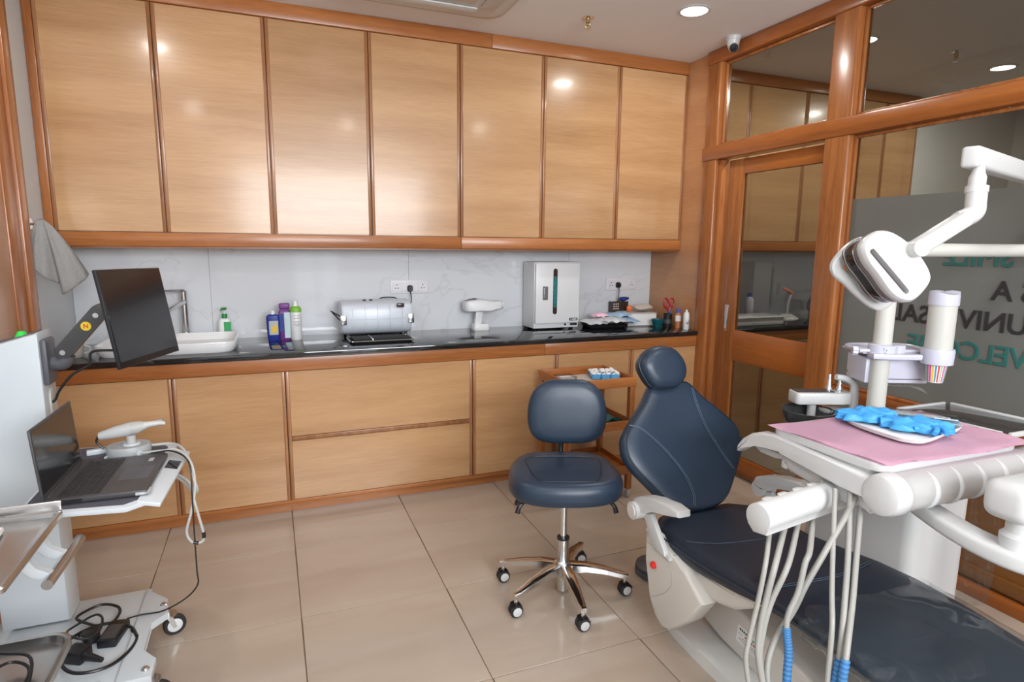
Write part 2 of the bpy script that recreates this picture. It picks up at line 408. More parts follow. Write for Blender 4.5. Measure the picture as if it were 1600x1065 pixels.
# rear wall: made-up high window, added for the light, and a glazed door
bm = newbm(); box(bm, XL, -0.4, YR-0.1, YR, 0, ZC); box(bm, 2.3, 6.6, YR-0.1, YR, 0, ZC); box(bm, -0.4, 2.3, YR-0.1, YR, 2.55, ZC)
box(bm, -0.4, 0.30, YR-0.1, YR, 0, 1.5); box(bm, 1.10, 2.3, YR-0.1, YR, 0, 1.5); box(bm, 0.30, 1.10, YR-0.1, YR, 1.36, 1.5); struct('wall_rear', bm, 'white_paint')
bm = newbm()
for a in (-0.4, 0.48, 1.36, 2.26): box(bm, a, a+0.04, YR-0.06, YR-0.01, 1.5, 2.55, 0.004)
box(bm, -0.4, 2.3, YR-0.06, YR-0.01, 1.5, 1.54, 0.004); box(bm, -0.4, 2.3, YR-0.06, YR-0.01, 2.51, 2.55, 0.004)
win = struct('window_added', bm, 'white_paint')  # unseen window frame added to go with the rear area light
for a in (-0.36, 0.52, 1.40): obj('pane', B(a, a+0.84, YR-0.04, YR-0.034, 1.54, 2.51), 'clear_plastic', win)
bm = newbm(); box(bm, 0.30, 0.36, YR-0.06, YR-0.01, 0, 1.36); box(bm, 0.67, 0.73, YR-0.06, YR-0.01, 0, 1.36); box(bm, 1.04, 1.10, YR-0.06, YR-0.01, 0, 1.36); box(bm, 0.36, 1.04, YR-0.06, YR-0.01, 0.60, 0.66)
struct('door_3', bm, 'white_paint')
# wooden door and frame on the left wall, only its edge shows
d = struct('door_2', B(XL-0.02, XL+0.012, 2.50, 3.30, 0.02, 2.40), 'veneer_side')
obj('frame', B(XL-0.02, XL+0.035, 3.30, 3.39, 0.0, 2.77, 0.006), 'trim_z', d)
obj('stile', B(XL, XL+0.022, 3.17, 3.295, 0.02, 2.40, 0.004), 'trim_z', d)
obj('panel', B(XL, XL+0.017, 2.55, 3.165, 0.12, 2.34, 0.003), 'veneer_side', d)

# ------------------------------------------------------------------ cabinets
UF, BF = 3.70, 3.43                                     # fronts of the wall and of the base cabinets
def door_part(root, x0, x1, z0, z1, yf, name='door', bw=0.017):
    g = 0.002
    dr = obj(name, B(x0+g+bw*0.8, x1-g-bw*0.8, yf, yf+0.018, z0+0.002, z1-0.002, 0.001, 1), 'veneer', root)
    for a, b in ((x0+g, x0+g+bw), (x1-g-bw, x1-g)):
        obj('edge_bead', B(a, b, yf-0.004, yf+0.018, z0+0.001, z1-0.001, 0.003), 'bead_z', dr)
    return dr
def wall_unit(x0, x1, label, group):
    r = thing('wall_cabinet', label, 'cabinet', ((x0+x1)/2, (UF+YB)/2, 1.476), 0, group)
    obj('carcass', B(x0+0.001, x1-0.001, UF+0.019, YB-0.001, 1.476, 2.688), 'veneer_side', r)
    door_part(r, x0, x1, 1.549, 2.688, UF)
    return r
ux = [-1.03, -0.494, 0.036, 0.581, 1.128, 1.688, 2.246, 2.798]
ulab = ['wall cabinet with pale teak door beside the left wall, above the grey towel',
        'second wall cabinet from the left, teak door above the sink and soap dispenser',
        'third wall cabinet from the left, teak door above the blue bottle and spray can',
        'fourth wall cabinet from the left, middle teak door above the steel steriliser drum',
        'teak wall cabinet above the handheld white x-ray camera, fifth from left',
        'teak wall cabinet with lamp glare on its door, above the white upright box',
        'narrow looking teak wall cabinet in the right corner next to the partition']
for i in range(7):
    u_ = wall_unit(ux[i]+(0.040 if i == 0 else 0), ux[i+1], ulab[i], 'teak wall cabinets of the treatment room')
    if i == 0: obj('side_stile', B(-1.029, -0.9895, UF-0.006, YB-0.001, 1.549, 2.688, 0.003), 'trim_z', u_)
struct('trim_1', B(XL, 1.33, UF-0.012, YB-0.001, 2.689, ZC, 0.003), 'trim_x')
struct('trim_2', B(1.331, XR-0.001, UF-0.012, YB-0.001, 2.689, ZC, 0.003), 'trim_x')
bm = newbm(); box(bm, XL, 1.13, UF-0.010, UF+0.02, 1.476, 1.547, 0.004); box(bm, XL, 1.13, UF+0.0195, YB-0.001, 1.466, 1.4758); struct('trim_3', bm, 'trim_x')
bm = newbm(); box(bm, 1.131, XR-0.004, UF-0.010, UF+0.02, 1.476, 1.547, 0.004); box(bm, 1.131, XR-0.004, UF+0.0195, YB-0.001, 1.466, 1.4758); struct('trim_4', bm, 'trim_x')

def base_unit(x0, x1, label, group, drawers=False):
    r = thing('base_cabinet', label, 'cabinet', ((x0+x1)/2, (BF+YB)/2, 0.0), 0, group)
    obj('carcass', B(x0+0.001, x1-0.001, BF+0.0185, YB-0.001, 0.052, 0.885), 'veneer_side', r)
    if drawers:
        dz = 0.43
        for z0, z1 in ((0.075, dz-0.012), (dz+0.012, 0.812)):
            obj('drawer', B(x0+0.02, x1-0.02, BF, BF+0.018, z0+0.002, z1-0.002, 0.001, 1), 'veneer', r)
        obj('divider_rail', B(x0+0.02, x1-0.02, BF-0.004, BF+0.018, dz-0.012, dz+0.012, 0.003), 'bead_z', r)
        for a, b in ((x0+0.002, x0+0.02), (x1-0.02, x1-0.002)):
            obj('edge_bead', B(a, b, BF-0.004, BF+0.018, 0.076, 0.811, 0.003), 'bead_z', r)
    else:
        door_part(r, x0, x1, 0.075, 0.812, BF)
    return r
bx_ = [-1.028, -0.492, 0.050, 1.120, 1.682, 2.246, 2.798]
blab = ['base cabinet with teak door behind the laptop cart by the left wall',
        'base cabinet with teak door between the laptop cart and the two wide drawers',
        'base cabinet with two wide teak drawers one above the other',
        'teak base cabinet to the right of the wide drawers, behind the navy stool',
        'teak base cabinet standing behind the small wooden trolley',
        'teak base cabinet in the right corner behind the headrest of the treatment chair']
for i in range(6): base_unit(bx_[i], bx_[i+1], blab[i], 'teak base cabinets of the treatment room', i == 2)
struct('trim_5', B(XL, 1.60, BF-0.008, BF+0.018, 0.813, 0.886, 0.003), 'trim_x')
struct('trim_6', B(1.601, XR-0.002, BF-0.008, BF+0.018, 0.813, 0.886, 0.003), 'trim_x')
struct('trim_7', B(XL, XR-0.002, BF-0.003, BF+0.018, 0.050, 0.0745, 0.004), 'trim_x')
struct('baseboard_back', B(XL, XR-0.002, BF+0.028, BF+0.045, 0.0, 0.0515), 'trim_x')
tag(obj('worktop', B(XL, XR-0.001, 3.412, YB-0.0005, 0.8865, 0.917, 0.003), 'granite'),
    'long black polished granite worktop on the base cabinets of the treatment room', 'worktop')

# ------------------------------------------------------------------ glazed partition on the right
def post(n, y0, y1, z0=0.0, z1=ZC, x0=2.775, x1=2.87):
    bm = newbm(); box(bm, x0, x1, y0, y1, z0, z1, 0.012, 3); return struct(n, bm, 'trim_z')
p1 = post('trim_8', 3.335, 3.461)
p2 = post('trim_9', 2.335, 2.487)
p3 = post('trim_10', 0.45, 0.58)
struct('trim_11', B(2.765, 2.87, YR, 3.462, 2.685, ZC-0.001, 0.008, 2), 'trim_y')
struct('trim_12', B(2.768, 2.875, YR, 3.470, 2.072, 2.163, 0.008, 2), 'trim_y')
struct('trim_13', B(2.775, 2.87, YR, 2.336, 0.705, 0.768, 0.008, 2), 'trim_y')
struct('trim_14', B(2.80, 2.87, 3.30, 3.336, 0.0, 2.07, 0.003), 'trim_z')
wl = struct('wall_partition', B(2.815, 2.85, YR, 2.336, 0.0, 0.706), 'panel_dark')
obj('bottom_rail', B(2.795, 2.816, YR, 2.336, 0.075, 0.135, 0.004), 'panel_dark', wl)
obj('skirting', B(2.782, 2.8155, YR, 2.336, 0.0, 0.062, 0.004), 'trim_y', wl)
def pane(n, y0, y1, z0, z1, x=2.828):
    o = struct(n, B(x, x+0.008, y0, y1, z0, z1), 'pane_glass')
    bm = newbm(); t = 0.016
    for a, b, c, e in ((y0, y0+t, z0, z1), (y1-t, y1, z0, z1), (y0+t, y1-t, z0, z0+t), (y0+t, y1-t, z1-t, z1)):
        box(bm, x-0.018, x-0.001, a, b, c, e, 0.003)
    obj('glazing_bead', bm, 'trim_z', o)
    return o
pane('window_2', 2.488, 3.334, 2.164, 2.684)
pane('window_3', 0.581, 2.334, 2.164, 2.684)
w4 = pane('window_4', 0.581, 2.334, 0.769, 2.071)
obj('frosted_film', B(2.8262, 2.8275, 0.60, 2.318, 0.786, 1.752), 'frost_film', w4)
def lettering(body, yc, zc, size, mat):
    # lettering faces the corridor side, so it reads mirrored from inside the room
    M = basis((2.8235, yc, zc), (0, 1, 0), (0, 0, 1), (1, 0, 0))
    obj('lettering', text_bm(body, size, 0.0002, 0.0, M, bevel=0.0022), mat, w4)
lettering('SMILE', 1.685, 1.467, 0.115, 'ink_teal')
lettering('IS A', 1.515, 1.328, 0.115, 'ink')
lettering('UNIVERSAL', 1.75, 1.196, 0.115, 'ink')
lettering('WELCOME', 1.67, 1.058, 0.115, 'ink_teal')
# sliding door with two glass panes
dx0, dx1 = 2.822, 2.860
door = struct('door_1', B(dx0, dx1, 3.118, 3.252, 0.012, 2.058, 0.004), 'trim_z')
obj('stile', B(dx0, dx1, 2.375, 2.500, 0.012, 2.058, 0.004), 'trim_z', door)
for z0, z1 in ((1.962, 2.057), (0.760, 0.962), (0.013, 0.128)):
    obj('rail', B(dx0+0.002, dx1-0.002, 2.499, 3.119, z0, z1, 0.004), 'trim_y', door)
obj('pane', B(dx0+0.015, dx0+0.021, 2.50, 3.118, 0.962, 1.962), 'pane_glass', door)
obj('pane', B(dx0+0.015, dx0+0.021, 2.50, 3.118, 0.128, 0.760), 'pane_glass', door)
M = basis((dx0-0.0045, 3.190, 1.036), (0, 1, 0), (0, 0, 1), (1, 0, 0))
hd = obj('recessed_handle', prism(newbm(), rrect(0.032, 0.175, 0.008), 0.005, M, 0.001), 'chrome', door)
obj('handle_recess', prism(newbm(), rrect(0.018, 0.150, 0.006), 0.001, basis((dx0-0.0055, 3.190, 1.040), (0, 1, 0), (0, 0, 1), (1, 0, 0))), 'grey_plastic', hd)

# ------------------------------------------------------------------ the room beyond the partition
struct('wall_beyond', B(5.19, 6.5, 3.70, YB+0.008, 0, ZC), 'white_paint')
struct('wall_far', B(6.5, 6.6, YR, YB, 0, ZC), 'white_paint')
struct('wall_corridor', B(2.87, 6.5, 0.20, 0.30, 0, ZC), 'white_paint')
ax = [2.86, 3.368, 3.93, 4.50, 4.80, 5.188]
alab = ['teak wall cabinet beyond the glass, nearest to the partition', 'second teak wall cabinet seen beyond the glass partition',
        'third teak wall cabinet beyond the glass, partly behind the partition post', 'narrow teak wall cabinet beyond the glass right of the partition post',
        'last teak wall cabinet beyond the glass, ending at a white wall']
for i in range(5): wall_unit(ax[i], ax[i+1], alab[i], 'teak wall cabinets beyond the partition')
struct('trim_15', B(2.86, 5.188, UF-0.012, YB-0.001, 2.689, ZC, 0.003), 'trim_x')
bm = newbm(); box(bm, 2.86, 5.188, UF-0.010, UF+0.02, 1.476, 1.547, 0.004); box(bm, 2.86, 5.188, UF+0.0195, YB-0.001, 1.466, 1.4758); struct('trim_16', bm, 'trim_x')
ab = [2.86, 3.40, 3.90, 4.50, 5.188]
ablab = ['teak base cabinet beyond the door glass, nearest to the partition', 'second teak base cabinet behind the lower door pane',
         'third teak base cabinet beyond the glass door', 'last teak base cabinet beyond the partition']
for i in range(4): base_unit(ab[i], ab[i+1], ablab[i], 'teak base cabinets beyond the partition')
struct('trim_17', B(2.86, 5.188, BF-0.008, BF+0.018, 0.813, 0.886, 0.003), 'trim_x')
struct('trim_18', B(2.86, 5.188, BF-0.003, BF+0.018, 0.050, 0.0745, 0.004), 'trim_x')
struct('baseboard_beyond', B(2.86, 5.188, BF+0.028, BF+0.045, 0.0, 0.0515), 'trim_x')
tag(obj('worktop', B(2.855, 5.188, 3.412, YB-0.0005, 0.8865, 0.917, 0.003), 'granite'), 'black polished worktop in the room beyond the glass door', 'worktop')

# ------------------------------------------------------------------ ceiling fixtures
def downlight(x, y, label, group, power=7.0):
    r = thing('downlight', label, 'ceiling light', (x, y, ZC), 0, group)
    obj('trim_ring', lathe(newbm(), [(0.070, -0.001), (0.086, -0.001), (0.088, -0.004), (0.072, -0.008), (0.070, -0.006)], (x, y, ZC), 36, cap0=False, cap1=False), 'white_paint', r)
    obj('diffuser', lathe(newbm(), [(0.071, -0.001), (0.070, -0.0045), (0.04, -0.006), (0.0001, -0.006)], (x, y, ZC), 36, cap1=False), 'downlight_glow', r)
    d = bpy.data.lights.new('downlight_lamp', 'AREA'); d.shape = 'DISK'; d.size = 0.13; d.energy = power; d.color = (1.0, 0.97, 0.93)
    o = bpy.data.objects.new('downlight_lamp', d); COL.objects.link(o); o.parent = r; o.location = (0, 0, -0.012)
    return r
downlight(2.213, 2.904, 'round lit downlight in the ceiling near the corner camera', 'ceiling downlights')
for x, y in ((-0.62, 2.62), (-0.6, 0.7), (0.85, 0.5), (2.2, 0.9)):
    downlight(x, y, 'round ceiling downlight above the treatment room outside the view', 'ceiling downlights')
downlight(4.86, 2.894, 'round lit downlight seen through the upper right glass pane', 'downlights beyond the partition', 16)
downlight(3.467, 2.875, 'round lit downlight seen through glass beside the partition post', 'downlights beyond the partition', 16)
def sprinkler(x, y, label):
    r = thing('sprinkler', label, 'sprinkler', (x, y, ZC), 0, 'fire sprinklers')
    obj('escutcheon', lathe(newbm(), [(0.034, 0.0), (0.034, -0.003), (0.018, -0.008), (0.0001, -0.008)], (x, y, ZC), 24, cap1=False), 'chrome', r)
    obj('body', lathe(newbm(), [(0.012, -0.006), (0.012, -0.03), (0.008, -0.034), (0.008, -0.045), (0.0001, -0.046)], (x, y, ZC), 12, cap1=False), 'brass', r)
    bm = newbm()
    for s in (-1, 1): tube(bm, [(x+s*0.009, y, ZC-0.028), (x+s*0.016, y, ZC-0.045), (x+s*0.006, y, ZC-0.062)], 0.0025, 6)
    obj('frame_arms', bm, 'brass', r)
    obj('deflector', lathe(newbm(), [(0.0001, -0.060), (0.017, -0.061), (0.017, -0.064), (0.0001, -0.064)], (x, y, ZC), 16, cap0=False, cap1=False), 'chrome', r)
sprinkler(1.735, 3.225, 'small metal fire sprinkler on the ceiling above the wall cabinets')
sprinkler(4.207, 2.794, 'small metal fire sprinkler seen through the upper glass pane')
x, y = 2.70, 3.15
r = thing('security_camera', 'white turret security camera with dark lens on the ceiling corner', 'camera', (x, y, ZC))
obj('base', lathe(newbm(), [(0.046, 0.0), (0.046, -0.012), (0.042, -0.022), (0.0001, -0.022)], (x, y, ZC), 32, cap1=False), 'white_plastic', r)
obj('shroud', lathe(newbm(), [(0.040, -0.02), (0.036, -0.045), (0.030, -0.060), (0.0001, -0.062)], (x, y, ZC), 32, cap1=False), 'white_plastic', r)
M = Matrix.Translation((x-0.004, y-0.010, ZC-0.062)) @ Vector((-0.45, -0.75, -0.5)).to_track_quat('Z', 'Y').to_matrix().to_4x4()
hd = obj('eyeball', lathe(newbm(), [(0.0001, -0.03), (0.02, -0.024), (0.030, -0.006), (0.030, 0.010), (0.027, 0.018), (0.0001, 0.018)], (0, 0, 0), 28, M, False, False), 'white_plastic', r)
obj('lens', lathe(newbm(), [(0.026, 0.0175), (0.026, 0.020), (0.012, 0.021), (0.010, 0.024), (0.0001, 0.025)], (0, 0, 0), 28, M, True, False), 'black_plastic', hd)
r = thing('air_conditioner', 'white ceiling cassette air conditioner cut off by the top of the picture', 'air conditioner', (0.80, 2.93, ZC))
M = Matrix.Translation((0.80, 2.93, 2.728))
obj('panel', pad(newbm(), rrect(0.92, 0.92, 0.10, 6), [(0.90, 0), (0.97, 0.004), (1.0, 0.016), (1.0, 0.042)], M), 'white_plastic', r)
obj('grille', B(0.55, 1.05, 2.68, 3.18, 2.722, 2.7285, 0.003), 'white_paint', r)
for a, b, c, e in ((0.52, 1.08, 3.22, 3.30), (0.52, 1.08, 2.56, 2.64), (0.43, 0.51, 2.65, 3.21), (1.09, 1.17, 2.65, 3.21)):
    obj('louvre', B(a, b, c, e, 2.718, 2.727, 0.003), 'white_paint', r)
# ================================================================== ON THE WORKTOP
ZT = 0.917
# vessel sink
r = thing('sink_basin', 'white ceramic vessel sink standing on the black worktop at left', 'sink', (-0.52, 3.74, ZT))
bm = newbm(); o1 = rrect(0.66, 0.44, 0.07, 6, -0.515, 3.74); c = Vector((-0.515, 3.74, 0))
def rr(s, z): return [Vector((c.x+(p[0]-c.x)*s, c.y+(p[1]-c.y)*s, z)) for p in o1]
ring_faces(bm, [rr(0.94, ZT), rr(0.97, ZT+0.012), rr(1.0, ZT+0.050), rr(0.995, ZT+0.056), rr(0.965, ZT+0.056), rr(0.95, ZT+0.050), rr(0.90, ZT+0.016), rr(0.80, ZT+0.008), rr(0.1, ZT+0.006)])
obj('bowl', bm, 'ceramic', r)
obj('drain', lathe(newbm(), [(0.024, 0.0), (0.024, 0.003), (0.0001, 0.004)], (-0.515, 3.74, ZT+0.006), 20, cap1=False), 'chrome', r)
# tall tap
r = thing('tap', 'tall chrome lever tap behind the white sink', 'tap', (-0.475, 3.99, ZT))
obj('base_ring', lathe(newbm(), [(0.028, 0), (0.028, 0.006), (0.024, 0.01), (0.0001, 0.01)], (-0.475, 3.99, ZT), 24, cap1=False), 'chrome', r)
obj('column', Cy((-0.475, 3.99, ZT+0.009), (-0.475, 3.99, ZT+0.30), 0.022, 0.020, 24), 'chrome', r)
obj('spout', Tu([(-0.475, 3.975, ZT+0.235), (-0.50, 3.90, ZT+0.225), (-0.535, 3.82, ZT+0.205)], lambda t: 0.015-0.003*t, 12), 'chrome', r)
obj('lever', Tu([(-0.475, 3.985, ZT+0.300), (-0.50, 3.95, ZT+0.305), (-0.555, 3.87, ZT+0.31)], lambda t: 0.014-0.008*t, 10), 'chrome', r)
# hand wash bottle with a pump, standing behind the basin
r = thing('soap_dispenser', 'white hand wash bottle with green pump and green label behind the sink', 'soap bottle', (-0.265, 3.99, ZT))
x, y = -0.265, 3.99
M = Matrix.Translation((x, y, ZT))
obj('bottle', pad(newbm(), rrect(0.076, 0.05, 0.022, 5), [(0.92, 0), (1.0, 0.006), (1.02, 0.06), (0.98, 0.11), (0.80, 0.128), (0.45, 0.134)], M), 'counter_white', r)
obj('label', B(x-0.005, x+0.034, y-0.0265, y-0.0245, ZT+0.03, ZT+0.112, 0.001, 1), 'label_green', r)
obj('pump_collar', Cy((x, y, ZT+0.133), (x, y, ZT+0.158), 0.016, 0.015, 20), 'bottle_green', r)
bm = newbm(); cyl(bm, (x, y, ZT+0.158), (x, y, ZT+0.182), 0.005, n=10); obj('pump_stem', bm, 'counter_white', r)
bm = newbm(); cyl(bm, (x, y, ZT+0.181), (x, y, ZT+0.196), 0.009, 0.017, 16); tube(bm, [(x, y, ZT+0.190), (x-0.01, y-0.02, ZT+0.191), (x-0.016, y-0.036, ZT+0.183)], 0.005, 8)
obj('pump_head', bm, 'bottle_green', r)
# small white cup left of the sink
r = thing('cup', 'small white cup beside the sink, behind the monitor arm', 'cup', (-0.93, 3.60, ZT))
obj('body', lathe(newbm(), [(0.026, 0), (0.034, 0.01), (0.040, 0.075), (0.038, 0.077), (0.033, 0.012), (0.0001, 0.009)], (-0.93, 3.60, ZT), 24, cap1=False), 'ivory_plastic', r)
obj('handle', Tu([(-0.89, 3.60, ZT+0.06), (-0.868, 3.60, ZT+0.05), (-0.868, 3.60, ZT+0.03), (-0.892, 3.60, ZT+0.018)], 0.005, 8), 'ivory_plastic', r)

# blue flat bottle
x, y = 0.005, 3.88
r = thing('blue_bottle', 'flat dark blue bottle with a yellow picture on its label', 'bottle', (x, y, ZT))
M = Matrix.Translation((x, y, ZT))
obj('bottle', pad(newbm(), rrect(0.074, 0.045, 0.014, 4), [(0.84, 0), (0.9, 0.004), (1.0, 0.07), (1.04, 0.135), (1.0, 0.15), (0.72, 0.157), (0.42, 0.16)], M), 'bottle_blue', r)
obj('cap', Cy((x, y, ZT+0.159), (x, y, ZT+0.180), 0.014, 0.013, 18), 'counter_white', r)
lb = obj('label', B(x-0.024, x+0.028, y-0.0245, y-0.0215, ZT+0.036, ZT+0.122, 0.002, 1), 'label_grey', r)
obj('label_picture', prism(newbm(), [(-0.010, -0.028), (0.004, -0.034), (0.022, -0.024), (0.020, 0.010), (0.012, 0.032), (0.004, 0.012), (-0.012, 0.0)], 0.0008, basis((x, y-0.0248, ZT+0.080), (1, 0, 0), (0, 0, 1), (0, 1, 0))), 'label_yellow', lb)
# purple and aqua spray bottle
x, y = 0.072, 3.905
r = thing('trigger_bottle', 'purple capped bottle with aqua label between blue bottle and white can', 'bottle', (x, y, ZT))
M = Matrix.Translation((x, y, ZT))
obj('bottle', pad(newbm(), rrect(0.070, 0.05, 0.012, 4), [(0.9, 0), (1.0, 0.006), (1.0, 0.165), (0.85, 0.18), (0.6, 0.188)], M), 'purple', r)
obj('label', B(x-0.004, x+0.034, y-0.027, y-0.0245, ZT+0.012, ZT+0.168, 0.002, 1), 'label_aqua', r)
obj('label_strip', B(x-0.033, x-0.006, y-0.0268, y-0.0245, ZT+0.05, ZT+0.16, 0.001, 1), 'bottle_blue', r)
obj('cap', B(x-0.030, x+0.030, y-0.018, y+0.018, ZT+0.187, ZT+0.222, 0.008, 3), 'purple', r)
# white spray can with green shoulder
x, y = 0.135, 3.875
r = thing('spray_can', 'tall white spray can with lime green shoulder and fine dark print', 'spray can', (x, y, ZT))
obj('can', lathe(newbm(), [(0.030, 0), (0.033, 0.004), (0.033, 0.170), (0.032, 0.172)], (x, y, ZT), 28), 'counter_white', r)
obj('shoulder', lathe(newbm(), [(0.0335, 0.170), (0.0335, 0.188), (0.026, 0.202), (0.018, 0.206), (0.0001, 0.206)], (x, y, ZT), 28, cap1=False), 'lime', r)
obj('cap', Cy((x, y, ZT+0.205), (x, y, ZT+0.236), 0.016, 0.014, 20), 'counter_white', r)
for k, (z, w2) in enumerate(((0.150, 0.7), (0.134, 0.7), (0.112, 0.7), (0.098, 0.7), (0.088, 0.4))):
    bm = newbm(); n = 9
    R = [[Vector((x+math.sin(a)*q, y-math.cos(a)*q, ZT+z+dz)) for a in [(-w2+0.2)+(2*w2)*i/(n-1) for i in range(n)]] for q, dz in ((0.0335, -0.0022), (0.0335, 0.0022))]
    ring_faces(bm, R, False, False, False); obj('print_line', bm, 'grey_plastic', r)

# steel steriliser drum with clips
r = thing('steriliser_drum', 'horizontal polished steel steriliser drum with clips on the worktop', 'steriliser', (0.615, 3.90, ZT))
x0, x1 = 0.395, 0.835
def drum_prof(cy, cz, a, b, n=28, p=3.2):
    out = []
    for i in range(n):
        t = 2*PI*i/n; co, si = math.cos(t), math.sin(t)
        out.append((cy+a*abs(co)**(2/p)*(1 if co > 0 else -1), cz+b*abs(si)**(2/p)*(1 if si > 0 else -1)))
    return out
bm = newbm(); R = []
for xx, s in ((x0, 0.80), (x0+0.004, 0.93), (x0+0.02, 1.0), (x1-0.02, 1.0), (x1-0.004, 0.93), (x1, 0.80)):
    R.append([Vector((xx, yy, zz)) for yy, zz in drum_prof(3.905, ZT+0.125, 0.115*s, 0.107*s)])
ring_faces(bm, R); obj('body', bm, 'steel_painted_sheen', r)
obj('seam', B(x0+0.045, x1-0.045, 3.7884, 3.7900, ZT+0.118, ZT+0.1195), 'grey_plastic', r)
for k in range(5):
    xx = x0+0.065+k*0.077
    obj('reflected_line', B(xx, xx+0.0022, 3.7886, 3.7915, ZT+0.05, ZT+0.205), 'brushed_steel', r)  # thin strips standing in for tile joints mirrored in the drum front
for xx in (x0-0.008, x1-0.030):
    cl = obj('clip', B(xx, xx+0.038, 3.780, 3.7925, ZT+0.088, ZT+0.148, 0.004), 'brushed_steel', r)
    obj('clip_latch', B(xx+0.006, xx+0.034, 3.774, 3.781, ZT+0.110, ZT+0.126, 0.002), 'chrome', cl)
obj('thermometer_window', B(x1-0.100, x1-0.052, 3.786, 3.800, ZT+0.188, ZT+0.215, 0.006), 'uv_dark', r)
obj('side_handle', Tu([(x0+0.006, 3.88, ZT+0.10), (x0-0.05, 3.86, ZT+0.165), (x0-0.052, 3.80, ZT+0.17), (x0+0.004, 3.82, ZT+0.135)], 0.004, 8), 'black_plastic', r)
for xx in (x0+0.14, x0+0.18): obj('vent_knob', B(xx, xx+0.018, 3.845, 3.870, ZT+0.228, ZT+0.238, 0.003), 'black_plastic', r)
for yy in (3.83, 3.98):
    for xx in (x0+0.03, x1-0.05): obj('foot', B(xx, xx+0.02, yy-0.01, yy+0.01, ZT, ZT+0.030, 0.002), 'rubber', r)
# instrument tray in front
r = thing('instrument_tray', 'black instrument tray with steel rim lying before the steriliser drum', 'tray', (0.605, 3.66, ZT))
M = Matrix.Translation((0.605, 3.66, ZT))
obj('base', pad(newbm(), rrect(0.37, 0.20, 0.02, 4), [(0.92, 0), (0.95, 0.004), (0.99, 0.014), (0.985, 0.016), (0.93, 0.012)], M), 'tray_black', r)
bm = newbm(); tube(bm, [Vector((0.605+p[0], 3.66+p[1], ZT+0.017)) for p in rrect(0.375, 0.205, 0.02, 4)]+[Vector((0.605+0.1875, 3.66+0.0825, ZT+0.017))], 0.0035, 6, 1, False); obj('rim', bm, 'brushed_steel', r)
for a, b in ((-0.165, -0.062), (-0.052, 0.162)):
    ld = obj('lid', B(0.605+a, 0.605+b, 3.575, 3.745, ZT+0.014, ZT+0.026, 0.004), 'tray_black', r)
obj('divider_bar', B(0.605-0.061, 0.605-0.053, 3.57, 3.75, ZT+0.014, ZT+0.028, 0.001), 'brushed_steel', r)
# handheld x-ray
r = thing('xray_camera', 'white handheld dental x-ray gun standing upright on its grip', 'x-ray gun', (1.335, 3.92, ZT))
M = basis((1.355, 3.97, ZT+0.165), (1, 0, 0), (0, 0, 1), (0, -1, 0))
head = smooth_pts([(-0.125, 0.035, 0), (-0.06, 0.048, 0), (0.0, 0.048, 0), (0.07, 0.034, 0), (0.125, 0.036, 0), (0.140, 0.03, 0), (0.140, -0.018, 0), (0.10, -0.026, 0), (0.06, -0.038, 0), (-0.04, -0.035, 0), (-0.115, -0.036, 0), (-0.13, -0.01, 0)], 3, True)
obj('head', pad(newbm(), [(p.x, p.y) for p in head], [(0.80, -0.04), (0.93, -0.034), (1.0, -0.018), (1.0, 0.05), (0.93, 0.068), (0.80, 0.076)], M), 'counter_white', r)
obj('cone', Cy((1.478, 3.95, ZT+0.171), (1.508, 3.95, ZT+0.171), 0.031, 0.030, 24), 'counter_white', r)
obj('screen', prism(newbm(), rrect(0.075, 0.06, 0.006), 0.004, Matrix.Translation((1.275, 3.948, ZT+0.2085)) @ Matrix.Rotation(-0.2, 4, 'Y')), 'graphite', r)
bm = newbm(); prism(bm, [(1.300, ZT+0.04), (1.345, ZT+0.04), (1.358, ZT+0.10), (1.352, ZT+0.14), (1.312, ZT+0.14)], 0.036, basis((0, 3.968, 0), (1, 0, 0), (0, 0, 1), (0, -1, 0)), 0.005); obj('grip', bm, 'counter_white', r)
obj('trigger', B(1.354, 1.368, 3.940, 3.960, ZT+0.112, ZT+0.140, 0.004), 'counter_white', r)
obj('battery_base', pad(newbm(), rrect(0.115, 0.085, 0.016, 4, 1.345, 3.95), [(0.97, ZT), (1.0, ZT+0.004), (0.96, ZT+0.034), (0.86, ZT+0.043)]), 'counter_white', r)
for a, b in ((1.262, 0.150), (1.428, 0.150)): obj('screw', Cy((a, 3.9, ZT+b), (a, 3.8965, ZT+b), 0.003, n=10), 'graphite', r)

# ultraviolet cabinet
r = thing('uv_cabinet', 'upright white sterilising cabinet with a dark slot window in its door', 'steriliser', (1.91, 3.91, ZT))
x0, x1, y0, y1 = 1.700, 2.050, 3.835, 4.035
obj('housing', B(x0, x1, y0, y1, ZT+0.005, ZT+0.470, 0.006), 'counter_white', r)
dr = obj('door', B(x0+0.004, x1-0.006, y0-0.022, y0-0.0005, ZT+0.042, ZT+0.463, 0.005), 'counter_white', r)
def slot(w2, h2, xx, zz, yy, dep, mat, nm, par, rad): return obj(nm, prism(newbm(), rrect(w2, h2, rad, 5), dep, basis((xx, yy, zz), (1, 0, 0), (0, 0, 1), (0, 1, 0))), mat, par)
slot(0.032, 0.320, 1.852, ZT+0.265, y0-0.0235, 0.003, 'uv_dark', 'slot_window', dr, 0.0155)
slot(0.024, 0.215, 1.852, ZT+0.262, y0-0.0242, 0.001, 'uv_glass', 'window_inset', dr, 0.002)  # mottled teal strip set in the slot window
slot(0.040, 0.095, 1.776, ZT+0.255, y0-0.0245, 0.004, 'brushed_steel', 'handle_plate', dr, 0.004)
slot(0.016, 0.070, 1.776, ZT+0.255, y0-0.0300, 0.006, 'chrome', 'handle_grip', dr, 0.005)
slot(0.065, 0.018, 2.000, ZT+0.066, y0-0.0238, 0.002, 'black_plastic', 'badge', dr, 0.003)
